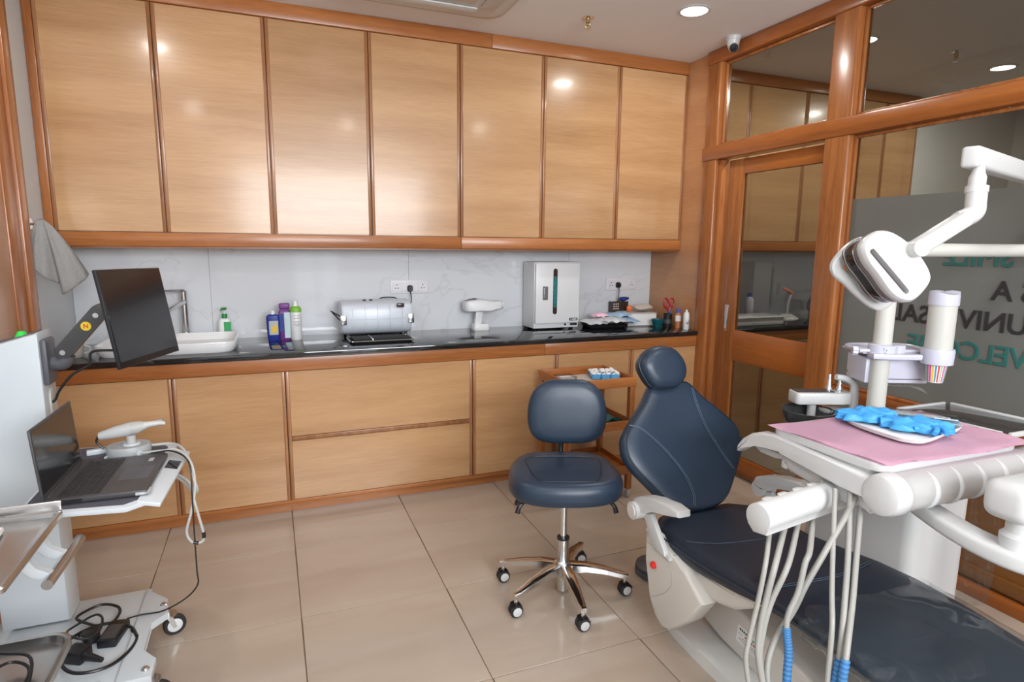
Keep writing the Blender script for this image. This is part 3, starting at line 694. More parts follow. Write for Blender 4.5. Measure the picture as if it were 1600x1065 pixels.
for a, b in ((1.976, 1.983), (1.988, 2.024)): obj('badge_print', B(a, b, y0-0.0246, y0-0.0237, ZT+0.062, ZT+0.070), 'counter_white', dr)
for xx in (x0+0.05, x1-0.05): obj('foot', B(xx-0.012, xx+0.012, y0+0.006, y0+0.03, ZT, ZT+0.007, 0.001), 'black_plastic', r)
for xx in (x0+0.05, x1-0.05): obj('foot', B(xx-0.012, xx+0.012, y1-0.03, y1-0.006, ZT, ZT+0.007, 0.001), 'black_plastic', r)
obj('switch', Cy((1.945, y0-0.004, ZT+0.028), (1.945, y0+0.004, ZT+0.028), 0.008, n=14), 'black_plastic', r)
obj('control_strip', B(1.985, 2.040, y0-0.003, y0+0.002, ZT+0.020, ZT+0.036, 0.001), 'black_plastic', r)

# black tray with sealed pouches
r = thing('sterile_tray', 'shallow black tray beside the white upright cabinet', 'tray', (2.26, 3.80, ZT))
M = Matrix.Translation((2.255, 3.82, ZT)) @ Matrix.Rotation(-0.15, 4, 'Z')
obj('body', pad(newbm(), rrect(0.30, 0.22, 0.025, 4), [(0.88, 0), (0.92, 0.003), (1.0, 0.026), (0.985, 0.027), (0.90, 0.010)], M), 'tray_black', r)
def pouch(cx, cy, z, w2, d2, rz, mat, label, amp, tilt=0.0):
    M = Matrix.Translation((cx, cy, z)) @ Matrix.Rotation(rz, 4, 'Z') @ Matrix.Rotation(tilt, 4, 'Y')
    ph = random.random()*6
    def f(u, v, s): 
        e = min(1, 6*min(u, 1-u, v, 1-v)); b = 0.020*e*s
        return M @ Vector(((u-0.5)*w2, (v-0.5)*d2, b+amp*math.sin(u*7+ph)*math.cos(v*5+ph)+amp*0.7*math.sin(u*19+v*11+ph)))
    bm = newbm(); grid(bm, 14, 10, lambda u, v: f(u, v, 1)); grid(bm, 14, 10, lambda u, v: f(u, v, -0.1))
    bmesh.ops.remove_doubles(bm, verts=bm.verts[:], dist=0.0004)
    return tag(obj('sterile_pouch', bm, mat, ang=60), label, 'pouch', 'sterile pouches beside the white cabinet')
pouch(2.185, 3.795, ZT+0.040, 0.20, 0.19, 0.25, 'pouch_white', 'whitish crinkled sterile pouch at the left of the black tray', 0.006)
pouch(2.275, 3.765, ZT+0.052, 0.19, 0.17, -0.1, 'pouch_white', 'whitish crinkled sterile pouch in the middle of the black tray', 0.006)
pouch(2.395, 3.79, ZT+0.046, 0.22, 0.20, -0.2, 'pouch_blue', 'pale blue sterile pouch at the right of the black tray', 0.006)
pouch(2.23, 3.84, ZT+0.078, 0.12, 0.08, 0.1, 'pink_paper', 'pink crinkled sterile pouch lying on top of the white ones', 0.004)
pouch(2.37, 3.84, ZT+0.078, 0.21, 0.14, -0.35, 'pouch_blue', 'uppermost blue sterile pouch stacked before the dark carton', 0.006, -0.08)
# cartons and bag
r = thing('white_carton', 'low white cardboard box in front of the wooden side wall', 'box', (2.585, 3.86, ZT))
M = Matrix.Translation((2.585, 3.87, ZT)) @ Matrix.Rotation(-0.12, 4, 'Z')
obj('box', box(newbm(), -0.125, 0.105, -0.085, 0.085, 0, 0.088, 0.002, 1, M), 'paper_white', r)
obj('lid_flap', box(newbm(), -0.127, 0.107, -0.087, 0.087, 0.088, 0.094, 0.001, 1, M), 'paper_tan', r)
r = thing('dark_carton', 'dark brown printed carton standing behind the blue pouches', 'box', (2.50, 3.96, ZT))
obj('box', B(2.42, 2.56, 3.975, 4.035, ZT, ZT+0.165, 0.002, 1), 'uv_dark', r)
for k in range(3):
    for q in range(3): obj('printed_square', B(2.426+q*0.018, 2.438+q*0.018, 3.9738, 3.9752, ZT+0.105+k*0.018, ZT+0.116+k*0.018), 'paper_tan', r)
def crumple(name, c, s, mat, label, cat, seed, amp=0.25):
    rnd = random.Random(seed); bm = newbm(); bmesh.ops.create_icosphere(bm, subdivisions=3, radius=1)
    dirs = [(Vector((rnd.uniform(-1, 1), rnd.uniform(-1, 1), rnd.uniform(-1, 1))).normalized(), rnd.uniform(0.3, 0.9)) for _ in range(14)]
    for v in bm.verts:
        n = v.co.normalized(); k = 1.0
        for d, a in dirs: k -= amp*a*max(0, n.dot(d)-0.55)
        v.co = Vector((n.x*s[0]*k, n.y*s[1]*k, max(-s[2], n.z*s[2]*k*1.1)))+Vector(c)
    return tag(obj(name, bm, mat, ang=25), label, cat)
crumple('paper_bag', (2.63, 3.87, ZT+0.125), (0.095, 0.07, 0.030), 'paper_tan', 'crumpled pale grey paper bag lying on the white carton', 'bag', 3, 0.5)
crumple('blue_wrapper', (2.52, 3.99, ZT+0.183), (0.06, 0.035, 0.018), 'bottle_blue', 'blue shiny wrapper on top of the dark carton', 'wrapper', 8, 0.5)
crumple('orange_wrapper', (2.505, 3.875, ZT+0.122), (0.028, 0.022, 0.027), 'orange', 'small orange packet at the left end of the white carton', 'packet', 5, 0.4)
# teal bowl, pen cup, bottles
x, y = 2.640, 3.70
tag(obj('teal_bowl', lathe(newbm(), [(0.028, 0), (0.030, 0.005), (0.046, 0.038), (0.050, 0.056), (0.047, 0.056), (0.042, 0.038), (0.0001, 0.010)], (x, y, ZT), 28, cap1=False), 'teal_glass'), 'small dark teal bowl on the worktop before the white carton', 'bowl')
x, y = 2.700, 3.665
r = thing('pen_holder', 'black cylindrical pen holder on the worktop near the right corner', 'pen holder', (x, y, ZT))
obj('cup', lathe(newbm(), [(0.032, 0), (0.033, 0.003), (0.033, 0.10), (0.030, 0.10), (0.029, 0.006), (0.0001, 0.005)], (x, y, ZT), 24, cap1=False), 'black_plastic', r)
obj('band', lathe(newbm(), [(0.0335, 0.03), (0.0335, 0.06)], (x, y, ZT), 24, cap0=False, cap1=False), 'graphite', r)
r = thing('scissors', 'red handled scissors standing in the black pen holder', 'scissors', (x, y, ZT+0.006))
for s in (-1, 1):
    lp = [(x+s*0.024+0.021*math.cos(a)*0.9+(0.004 if s > 0 else 0), y-0.004, ZT+0.178+0.033*math.sin(a)) for a in [2*PI*i/12 for i in range(13)]]
    bm = newbm(); tube(bm, lp, 0.0068, 8, 2); tube(bm, [(x+s*0.016, y-0.004, ZT+0.149), (x+s*0.004, y-0.004, ZT+0.115)], 0.0065, 8); obj('handle', bm, 'dark_red', r)
    obj('blade', prism(newbm(), [(-0.006, 0), (0.006, 0), (0.002, -0.10), (-0.002, -0.10)], 0.002, basis((x+s*0.003, y-0.004+s*0.002, ZT+0.116), (1, 0, 0), (0, 0, 1), (0, -1, 0))), 'brushed_steel', r)
for k, (dx, dy, h) in enumerate(((0.012, 0.014, 0.135), (0.018, -0.012, 0.122))):
    r = thing('pen', ['taller blue capped pen in the black pen holder', 'shorter blue capped pen in the black pen holder'][k], 'pen', (x+dx, y+dy, ZT+0.008), 0, 'pens in the holder')
    obj('barrel', Cy((x+dx*0.7, y+dy*0.7, ZT+0.008), (x+dx, y+dy, ZT+h-0.03), 0.005, n=10), 'blue_cap', r); obj('cap', Cy((x+dx, y+dy, ZT+h-0.03), (x+dx*1.1, y+dy*1.1, ZT+h), 0.006, n=10), 'blue_cap', r)
x, y = 2.745, 3.60
r = thing('capped_bottle', 'small amber bottle with blue cap and white label near the corner', 'bottle', (x, y, ZT))
obj('bottle', lathe(newbm(), [(0.020, 0), (0.022, 0.004), (0.022, 0.095), (0.012, 0.113), (0.0001, 0.113)], (x, y, ZT), 22, cap1=False), 'amber', r)
obj('label', lathe(newbm(), [(0.0226, 0.05), (0.0226, 0.092)], (x, y, ZT), 22, cap0=False, cap1=False), 'paper_white', r)
obj('cap', Cy((x, y, ZT+0.112), (x, y, ZT+0.140), 0.014, n=18), 'blue_cap', r)
x, y = 2.752, 3.515
r = thing('white_spray', 'slim white aerosol bottle with a small black bird drawing', 'spray bottle', (x, y, ZT))
obj('bottle', lathe(newbm(), [(0.020, 0), (0.022, 0.004), (0.022, 0.105), (0.016, 0.122), (0.009, 0.126), (0.0001, 0.126)], (x, y, ZT), 24, cap1=False), 'counter_white', r)
obj('nozzle', Cy((x, y, ZT+0.125), (x, y, ZT+0.142), 0.008, 0.006, 14), 'counter_white', r)
bm = newbm(); tube(bm, [(x-0.012, y-0.0195, ZT+0.058), (x-0.008, y-0.0215, ZT+0.045), (x+0.000, y-0.0225, ZT+0.043), (x+0.004, y-0.0223, ZT+0.055), (x+0.000, y-0.0225, ZT+0.066)], 0.0022, 6); tube(bm, [(x-0.010, y-0.0205, ZT+0.046), (x-0.014, y-0.0185, ZT+0.040)], 0.0015, 6)
obj('bird_mark', bm, 'ink', r)

# wall sockets with plugs and leads
def socket_plate(xa, xb, za, zb, label):
    r = thing('socket_plate', label, 'socket', ((xa+xb)/2, YB, za))
    obj('plate', B(xa, xb, YB-0.010, YB-0.0002, za, zb, 0.003), 'socket_white', r)
    n = 4; ww = (xb-xa-0.03)/n
    for k in range(n):
        md = obj('module', B(xa+0.015+k*ww+0.001, xa+0.015+(k+1)*ww-0.001, YB-0.0125, YB-0.0095, za+0.018, zb-0.018, 0.0012, 1), 'socket_white', r)
        if k == n-1 or k == 0:
            for dx, dz in ((0, 0.014), (-0.009, -0.008), (0.009, -0.008)):
                xx = xa+0.015+(k+0.5)*ww+dx; obj('pin_hole', Cy((xx, YB-0.0132, (za+zb)/2+dz), (xx, YB-0.012, (za+zb)/2+dz), 0.0038, n=10), 'ink', md)
    return r
socket_plate(0.742, 1.007, 1.170, 1.262, 'white wall socket plate above the steel steriliser drum')
socket_plate(2.395, 2.665, 1.163, 1.258, 'white wall socket plate to the right of the upright cabinet')
def plug(x, z, pts, label, r0=0.0035):
    r = thing('power_lead', label, 'power lead', (x, YB-0.03, pts[-1][2]))
    obj('plug', pad(newbm(), [(p[0], p[1]) for p in rrect(0.036, 0.044, 0.014, 4)], [(1.0, 0), (1.0, 0.018), (0.7, 0.030)], basis((x, YB-0.0133, z), (1, 0, 0), (0, 0, 1), (0, -1, 0))), 'black_plastic', r)
    obj('cord', Tu([(x, YB-0.034, z-0.005), (x+0.001, YB-0.036, z-0.03)]+pts, r0, 8), 'black_plastic', r)
    return r
pl_ = plug(0.873, 1.206, [(0.872, 3.99, 1.13), (0.860, 3.99, 1.105), (0.82, 3.985, 1.12), (0.76, 3.98, 1.150), (0.70, 3.975, 1.155), (0.66, 3.97, 1.150)], 'black plug and cord running to the steriliser drum')
plug(2.495, 1.205, [(2.49, 4.01, 1.10), (2.47, 3.985, 1.02), (2.445, 3.955, 0.95), (2.43, 3.95, 0.922)], 'black plug and cord hanging behind the blue pouches')

# towel on a ring
r = thing('towel_hook', 'chrome wall hook on the left wall above the towel', 'hook', (XL, 3.47, 1.56))
obj('rose', Cy((XL+0.0005, 3.475, 1.575), (XL+0.012, 3.475, 1.575), 0.026, n=24), 'chrome', r)
obj('peg', Tu([(XL+0.011, 3.475, 1.575), (XL+0.035, 3.475, 1.572), (XL+0.048, 3.475, 1.590)], 0.006, 8), 'chrome', r)
def towel():
    bm = newbm(); nu, nv = 26, 26; T = []
    # a cloth hung from one point: u across, v down, hanging in soft pleats beside the wall
    def f(u, v):
        wd = 0.035+0.20*v**0.8
        s = (u-0.30)*wd                       # away from the wall
        low = 0.335-0.17*abs(u-0.55)**1.3*1.6+(0.02 if u > 0.5 else -0.02)
        fold = 0.020*math.sin(u*15+1.0)*v+0.012*math.sin(u*27+2*v)*v
        return Vector((max(XL+0.008, XL+0.050+s), 3.455+0.35*s+fold, 1.600-v*low-0.012*(u-0.5)**2*4*(1-v)))
    grid(bm, nu, nv, f)
    bmesh.ops.solidify(bm, geom=bm.faces[:], thickness=0.005)
    return bm
tag(obj('hand_towel', towel(), 'towel', ang=70), 'grey terry hand towel hanging from the chrome wall hook', 'towel')

# ------------------------------------------------------------------ things beyond the glass door
def far_bottle(x, y, h, rad, mat, capmat, label, cap=0.03):
    r = thing('bottle', label, 'bottle', (x, y, ZT))
    obj('body', lathe(newbm(), [(rad*0.9, 0), (rad, 0.005), (rad, h*0.75), (rad*0.5, h-cap), (0.0001, h-cap)], (x, y, ZT), 18, cap1=False), mat, r)
    obj('cap', Cy((x, y, ZT+h-cap), (x, y, ZT+h), rad*0.55, n=14), capmat, r)
far_bottle(3.36, 3.92, 0.24, 0.036, 'purple', 'purple', 'purple bottle on the worktop beyond the door glass')
far_bottle(3.52, 3.94, 0.14, 0.02, 'ink_red', 'ink', 'slim red bottle on the worktop beyond the door glass')
far_bottle(3.70, 3.92, 0.21, 0.034, 'lilac_plastic', 'blue_cap', 'blue capped bottle on the worktop beyond the door glass')
r = thing('storage_box', 'long white plastic box on the worktop beyond the door glass', 'box', (3.3, 3.60, ZT))
obj('body', B(2.95, 3.66, 3.50, 3.72, ZT, ZT+0.06, 0.012), 'ceramic', r); obj('rim', B(2.94, 3.67, 3.49, 3.73, ZT+0.058, ZT+0.068, 0.004), 'ceramic', r)
r = thing('lamp_stand', 'small white stand with a red tip beyond the door glass', 'stand', (4.02, 3.82, ZT))
obj('base', lathe(newbm(), [(0.09, 0), (0.085, 0.01), (0.04, 0.035), (0.0001, 0.04)], (4.02, 3.82, ZT), 24, cap1=False), 'white_plastic', r)
obj('stem', Tu([(4.02, 3.82, ZT+0.035), (4.02, 3.82, ZT+0.12), (4.05, 3.82, ZT+0.21)], 0.010, 10), 'white_plastic', r)
obj('tip', Tu([(4.06, 3.82, ZT+0.205), (4.0, 3.82, ZT+0.235), (3.96, 3.82, ZT+0.245)], 0.014, 10), 'orange', r)
r = thing('kettle', 'steel kettle with black handle on the worktop beyond the door glass', 'kettle', (4.36, 3.80, ZT))
obj('body', lathe(newbm(), [(0.085, 0), (0.09, 0.01), (0.075, 0.16), (0.05, 0.18), (0.0001, 0.185)], (4.36, 3.80, ZT), 28, cap1=False), 'brushed_steel', r)
obj('handle', Tu([(4.30, 3.78, ZT+0.175), (4.22, 3.77, ZT+0.17), (4.19, 3.77, ZT+0.09), (4.27, 3.78, ZT+0.03)], 0.012, 10), 'black_plastic', r)
# ================================================================== SCANNER CART (left)
def ngon_xz(poly, y0, y1, bev=0.0):
    return prism(newbm(), poly, y1-y0, basis((0, y1, 0), (1, 0, 0), (0, 0, 1), (0, -1, 0)), bev)
def ngon_yz(poly, x0, x1, bev=0.0, seg=2):
    return prism(newbm(), poly, x1-x0, basis((x0, 0, 0), (0, 1, 0), (0, 0, 1), (1, 0, 0)), bev, seg)
def ngon_xy(poly, z0, z1, bev=0.0):
    return prism(newbm(), poly, z1-z0, Matrix.Translation((0, 0, z0)), bev)
cart = thing('scanner_cart', 'white scanner cart with column, laptop shelf and casters beside the left wall', 'cart', (-0.72, 2.40, 0))
obj('column', ngon_xz([(-0.945, 0.125), (-0.742, 0.125), (-0.742, 1.190), (-0.945, 1.130)], 2.475, 2.615, 0.012), 'cart_white', cart)
obj('column_cap', ngon_xz([(-0.935, 1.132), (-0.765, 1.182), (-0.765, 1.188), (-0.935, 1.138)], 2.495, 2.600, 0.001), 'slate', cart)
led = obj('status_light', Matrix and Cy((-0.80, 2.52, 1.172), (-0.80, 2.52, 1.192), 0.020, 0.010, 20), 'green_led', cart)
obj('cable_grommet', prism(newbm(), rrect(0.05, 0.14, 0.024, 5), 0.006, basis((-0.7425, 2.545, 0.915), (0, 1, 0), (0, 0, 1), (1, 0, 0)), 0.002), 'ivory_plastic', cart)
# base: deck and two side rails whose flared ends carry the casters
obj('deck', B(-0.93, -0.50, 2.06, 2.62, 0.100, 0.120, 0.004), 'cart_white', cart)
obj('deck_front', B(-0.93, -0.56, 2.05, 2.075, 0.085, 0.125, 0.004), 'cart_white', cart)
def rail(x, s):
    pts = [(0.0, 2.60), (0.085, 2.50), (0.100, 2.395), (0.050, 2.345), (0.052, 2.185), (0.100, 2.130), (0.100, 2.035), (0.0, 2.035)]
    pl = [(x+s*a, b) for a, b in pts]
    rl = obj('side_rail', ngon_xy(pl if s < 0 else pl[::-1], 0.104, 0.130, 0.003), 'cart_white', cart)
    for yy in (2.455, 2.075):
        bo = obj('bolt', lathe(newbm(), [(0.013, 0), (0.013, 0.003), (0.008, 0.008), (0.0001, 0.009)], (x+s*0.078, yy, 0.130), 14, cap1=False), 'chrome', rl)
rail(-0.515, 1); rail(-0.915, -1)
def caster(root, x, y, z, rad, ang, wid=0.022, mat_hub='light_grey_hub', plate=True, zt=None):
    zt = zt or z+rad*2.6
    ax_ = Vector((math.cos(ang), math.sin(ang), 0)); fw = Vector((-math.sin(ang), math.cos(ang), 0))
    c = Vector((x, y, z+rad)) + fw*rad*0.45
    M = basis(c, fw, Vector((0, 0, 1)), ax_)
    prof = [(rad*0.55, -wid/2), (rad*0.9, -wid/2), (rad, -wid/3), (rad, wid/3), (rad*0.9, wid/2), (rad*0.55, wid/2)]
    wh = obj('caster_wheel', lathe(newbm(), prof, (0, 0, 0), 26, M), 'rubber', root)
    obj('hub', lathe(newbm(), [(rad*0.62, -wid*0.54), (rad*0.66, -wid*0.5), (rad*0.66, wid*0.5), (rad*0.62, wid*0.54)], (0, 0, 0), 22, M), mat_hub, wh)
    bm = newbm()
    for s in (-1, 1):
        p = c + ax_*s*wid*0.68
        prism(bm, [(-0.006, -0.006), (0.006, -0.006), (-rad*0.2, rad*1.25), (-rad*0.75, rad*1.25)], 0.0025, basis(p, fw, Vector((0, 0, 1)), ax_))
    top = Vector((x, y, z+rad*2.25)); cyl(bm, top-Vector((0, 0, 0.004)), top, rad*0.75, n=18); cyl(bm, top, Vector((x, y, zt)), rad*0.3, n=12)
    obj('caster_fork', bm, 'brushed_steel', root)
for x, y, a in ((-0.425, 2.455, -1.25), (-0.425, 2.075, -1.5), (-0.99, 2.455, 0.3), (-0.99, 2.075, 0.2)): caster(cart, x, y, 0.0, 0.040, a, zt=0.106)
# laptop shelf
obj('shelf_bracket', B(-0.745, -0.60, 2.43, 2.58, 0.670, 0.706, 0.006), 'cart_white', cart)
sh = obj('laptop_shelf', prism(newbm(), [(-0.715, 2.03), (-0.43, 1.985), (-0.385, 2.02), (-0.365, 2.56), (-0.40, 2.62), (-0.715, 2.655)], 0.016, Matrix.Translation((0, 0, 0.706)), 0.004), 'cart_white', cart)
obj('shelf_mat', prism(newbm(), [(-0.705, 2.05), (-0.44, 2.01), (-0.405, 2.04), (-0.395, 2.55), (-0.43, 2.605), (-0.705, 2.635)], 0.003, Matrix.Translation((0, 0, 0.7215))), 'felt', sh)
M = Matrix.Translation((-0.388, 2.27, 0.7235)) @ Matrix.Rotation(-0.06, 4, 'Z') @ Matrix.Rotation(0.25, 4, 'Y')
wg = obj('shelf_wing', box(newbm(), -0.004, 0.062, -0.255, 0.235, -0.010, 0.004, 0.003, 2, M), 'cart_white', sh)
obj('touch_pad', box(newbm(), 0.012, 0.052, 0.035, 0.115, 0.0035, 0.0052, 0.001, 1, M), 'screen', wg)
# monitor arm and monitor
arm = obj('mount_plate', B(-0.7425, -0.722, 2.478, 2.575, 1.005, 1.165, 0.008), 'slate', cart)
obj('mount_neck', Tu([(-0.724, 2.525, 1.075), (-0.69, 2.522, 1.078), (-0.676, 2.52, 1.105)], 0.026, 12), 'slate', cart)
A, Bv = Vector((-0.680, 2.515, 1.118)), Vector((-0.560, 2.495, 1.256))
dirv = (Bv-A).normalized(); side = Vector((0, 1, 0)); side = (side-dirv*side.dot(dirv)).normalized(); nrm = dirv.cross(side)
L = (Bv-A).length
ga = obj('gas_arm', prism(newbm(), [(p[0]+L/2, p[1]) for p in rrect(L+0.05, 0.052, 0.024, 6)], 0.044, basis(A-side*0.022, dirv, nrm, side) if dirv.cross(nrm).dot(side) > 0 else basis(A+side*0.022, dirv, nrm, -side), 0.004), 'graphite', cart)
obj('round_badge', Cy(A+dirv*L*0.66-side*0.0205, A+dirv*L*0.66-side*0.0238, 0.016, n=24), 'yellow', ga)
obj('badge_mark', text_bm('N', 0.02, 0.0004, 0.0006, basis(A+dirv*L*0.66-side*0.0244, (1, 0, 0), (0, 0, 1), (0, -1, 0))), 'ink_red', ga)
for t in (0.0, 0.93): obj('pivot_screw', Cy(A+dirv*L*t-side*0.020, A+dirv*L*t-side*0.0245, 0.009, n=16), 'chrome', ga)
# monitor
TL, TR, BR, BL = Vector((-0.511, 2.317, 1.407)), Vector((-0.384, 2.701, 1.400)), Vector((-0.354, 2.634, 1.080)), Vector((-0.470, 2.245, 1.088))
mc = (TL+TR+BR+BL)/4; mu = ((TR-TL)+(BR-BL)).normalized(); mv = ((TL-BL)+(TR-BR)).normalized(); mv = (mv-mu*mv.dot(mu)).normalized(); mw = mu.cross(mv)
mwid = ((TR-TL).length+(BR-BL).length)/2; mhei = ((TL-BL).length+(TR-BR).length)/2
mon = thing('monitor', 'black flat monitor tilted on the black arm of the scanner cart', 'monitor', (mc.x, mc.y, mc.z-mhei/2))
M = basis(mc, mu, mv, mw)
obj('housing', box(newbm(), -mwid/2, mwid/2, -mhei/2, mhei/2, -0.014, -0.001, 0.003, 2, M), 'black_plastic', mon)
obj('screen', box(newbm(), -mwid/2+0.005, mwid/2-0.005, -mhei/2+0.022, mhei/2-0.005, -0.0015, 0.0008, 0.0004, 1, M), 'screen', mon)
obj('mount', box(newbm(), -0.06, 0.06, -0.06, 0.06, -0.040, -0.0135, 0.006, 2, M), 'dark_plastic', mon)
hp = mc - mw*0.062
obj('tilt_head', Tu([Bv+Vector((0.0, 0, 0.0)), (Bv+hp)/2, hp, mc-mw*0.043], 0.022, 12), 'graphite', cart)
tag(obj('monitor_cable', Tu([mc-mw*0.03-mv*0.08-mu*0.04, mc-mw*0.05-mv*0.11-mu*0.06, (-0.585, 2.46, 1.120), (-0.60, 2.465, 1.075), (-0.655, 2.47, 1.04), (-0.70, 2.485, 0.985), (-0.725, 2.52, 0.945), (-0.745, 2.54, 0.93)], 0.0045, 8), 'black_plastic'), 'black monitor cable hanging under the arm into the cart column', 'cable')
# ------------------------------------------------------------------ laptop
lap = thing('laptop', 'open dark grey laptop on the felt lined cart shelf', 'laptop', (-0.53, 2.25, 0.7245))
zb = 0.7287
def lapM(): return Matrix.Translation((-0.648, 2.238, zb)) @ Matrix.Rotation(math.radians(-1.5), 4, 'Z')
LM = lapM()
M = LM
base = obj('keyboard_deck', box(newbm(), 0.0, 0.268, -0.178, 0.178, 0.0, 0.016, 0.003, 2, M), 'graphite', lap)
obj('touchpad', box(newbm(), 0.165, 0.252, -0.065, 0.050, 0.0158, 0.0168, 0.0003, 1, M), 'slate', base)
km = newbm(); box(km, -0.0075, 0.0075, -0.0078, 0.0078, 0, 0.0022, 0.0008, 1); kme = bpy.data.meshes.new('key'); km.to_mesh(kme); km.free(); finish(kme); kme.materials.append(MATS['key'])
LI = WM[lap.name].inverted() @ LM
for i in range(6):
    for j in range(17):
        o = bpy.data.objects.new('key', kme); COL.objects.link(o); o.parent = base
        o.matrix_local = LI @ Matrix.Translation((0.040+i*0.0185, -0.155+j*0.0190, 0.0158))
obj('sticker', box(newbm(), 0.22, 0.235, 0.10, 0.135, 0.0158, 0.0164, M=M), 'cable_grey', base)
obj('port', box(newbm(), 0.05, 0.10, -0.1792, -0.1775, 0.004, 0.012, M=M), 'black_plastic', base)
obj('hinge', box(newbm(), -0.004, 0.012, -0.15, 0.15, 0.008, 0.020, 0.004, 2, M), 'dark_plastic', lap)
ML = M @ Matrix.Translation((0.002, 0, 0.014)) @ Matrix.Rotation(math.radians(-4), 4, 'Y')
lid = obj('lid', box(newbm(), -0.004, 0.003, -0.178, 0.178, 0.0, 0.218, 0.002, 2, ML), 'graphite', lap)
obj('screen', box(newbm(), 0.0028, 0.0036, -0.171, 0.171, 0.018, 0.211, M=ML), 'screen', lid)
for s in (-1, 1): obj('rubber_foot', box(newbm(), 0.02, 0.26, s*0.15-0.01, s*0.15+0.01, -0.0042, 0.0005, M=M), 'rubber', lap)
obj('corner_guard', Tu([M @ Vector((0.238, -0.180, 0.006)), M @ Vector((0.261, -0.177, 0.006)), M @ Vector((0.270, -0.160, 0.006)), M @ Vector((0.2705, -0.140, 0.006))], 0.005, 8), 'grey_plastic', lap)
# ------------------------------------------------------------------ intraoral scanner on its cradle
cr_ = thing('scanner_cradle', 'round grey scanner cradle on the shelf behind the laptop', 'cradle', (-0.51, 2.50, 0.7245))
cx, cy, cz = -0.512, 2.495, 0.7247
obj('base', pad(newbm(), [(cx+0.072*math.cos(t), cy+0.060*math.sin(t)) for t in [2*PI*i/28 for i in range(28)]], [(0.97, cz), (1.0, cz+0.004), (1.0, cz+0.034), (0.95, cz+0.040)]), 'grey_plastic', cr_)
obj('stem', Cy((cx+0.01, cy, cz+0.039), (cx+0.01, cy, cz+0.075), 0.016, 0.015, 18), 'cable_grey', cr_)
obj('collar', lathe(newbm(), [(0.03, 0), (0.026, 0.006), (0.0001, 0.007)], (cx+0.01, cy, cz+0.039), 20, cap1=False), 'cart_white', cr_)
obj('port_ring', Cy((cx+0.040, cy-0.046, cz+0.018), (cx+0.044, cy-0.056, cz+0.018), 0.010, n=16), 'cart_white', cr_)
sn = thing('intraoral_scanner', 'white handheld intraoral scanner resting on its grey cradle', 'scanner', (-0.50, 2.495, 0.790))
P0, P1 = Vector((-0.602, 2.495, 0.806)), Vector((-0.388, 2.495, 0.834))
secs = [(0.0, 0.010, 0.012, 0.0), (0.04, 0.016, 0.016, -0.001), (0.25, 0.023, 0.022, 0.002), (0.48, 0.026, 0.024, 0.004), (0.60, 0.024, 0.022, 0.003), (0.68, 0.016, 0.015, 0.004), (0.75, 0.012, 0.011, 0.006), (0.92, 0.011, 0.010, 0.004), (1.0, 0.008, 0.006, -0.002)]
def scan_ring(t, ry, rz, dz): 
    p = P0.lerp(P1, t); return [p+Vector((0, ry*math.cos(a), rz*math.sin(a)+dz)) for a in [2*PI*i/18 for i in range(18)]]
bm = newbm(); ring_faces(bm, [scan_ring(*s) for s in secs[:4]]); obj('handle', bm, 'white_plastic', sn)
bm = newbm(); ring_faces(bm, [scan_ring(*s) for s in secs[3:6]]); obj('collar', bm, 'cable_grey', sn)
bm = newbm(); ring_faces(bm, [scan_ring(*s) for s in secs[5:]]); obj('tip', bm, 'white_plastic', sn)
obj('tip_window', B(-0.415, -0.398, 2.488, 2.502, 0.844, 0.847), 'cable_grey', sn)
obj('cable_tail', Tu([P0, P0+Vector((-0.008, 0, -0.02)), P0+Vector((0.004, 0, -0.04)), P0+Vector((0.015, 0, -0.05))], 0.004, 8), 'black_plastic', sn)
# cables of the scanner hanging off the shelf
def loose(name, pts, rad, mat, label): return tag(obj(name, Tu(pts, rad, 8), mat), label, 'cable', 'loose cables of the scanner cart')
pa = thing('power_adapter_plug', 'small white cable connector lying by the laptop hinge', 'connector', (-0.60, 2.58, 0.7245))
obj('body', box(newbm(), -0.03, 0.03, -0.012, 0.012, 0, 0.018, 0.003, 2, Matrix.Translation((-0.625, 2.545, 0.7247)) @ Matrix.Rotation(0.2, 4, 'Z')), 'cart_white', pa)
obj('lead', Tu([(-0.60, 2.545, 0.733), (-0.57, 2.50, 0.732), (-0.58, 2.46, 0.732)], 0.005, 8), 'cart_white', pa)
loose('scanner_cable', [(-0.466, 2.440, 0.743), (-0.40, 2.43, 0.747), (-0.345, 2.42, 0.747), (-0.298, 2.36, 0.715), (-0.285, 2.32, 0.640), (-0.300, 2.30, 0.555), (-0.320, 2.30, 0.48), (-0.305, 2.30, 0.438), (-0.280, 2.30, 0.432), (-0.266, 2.30, 0.452), (-0.278, 2.30, 0.53), (-0.292, 2.31, 0.60), (-0.31, 2.35, 0.65), (-0.40, 2.44, 0.68)], 0.0048, 'cable_grey', 'pale grey scanner cable looping down from the shelf')
bm = newbm()
for a, b in (((-0.266, 2.30, 0.470), (-0.266, 2.30, 0.448)), ((-0.285, 2.30, 0.430), (-0.302, 2.30, 0.436))): cyl(bm, a, b, 0.0062, n=10)
tag(obj('cable_tie', bm, 'black_plastic'), 'black tape bands at the lowest bend of the grey cable', 'tape')
loose('scanner_cable', [(-0.445, 2.52, 0.745), (-0.36, 2.50, 0.745), (-0.31, 2.40, 0.722), (-0.289, 2.33, 0.665), (-0.280, 2.33, 0.62), (-0.296, 2.36, 0.60), (-0.34, 2.42, 0.63), (-0.40, 2.45, 0.665)], 0.005, 'cable_grey', 'second pale cable draped over the shelf edge beside the grey loop')
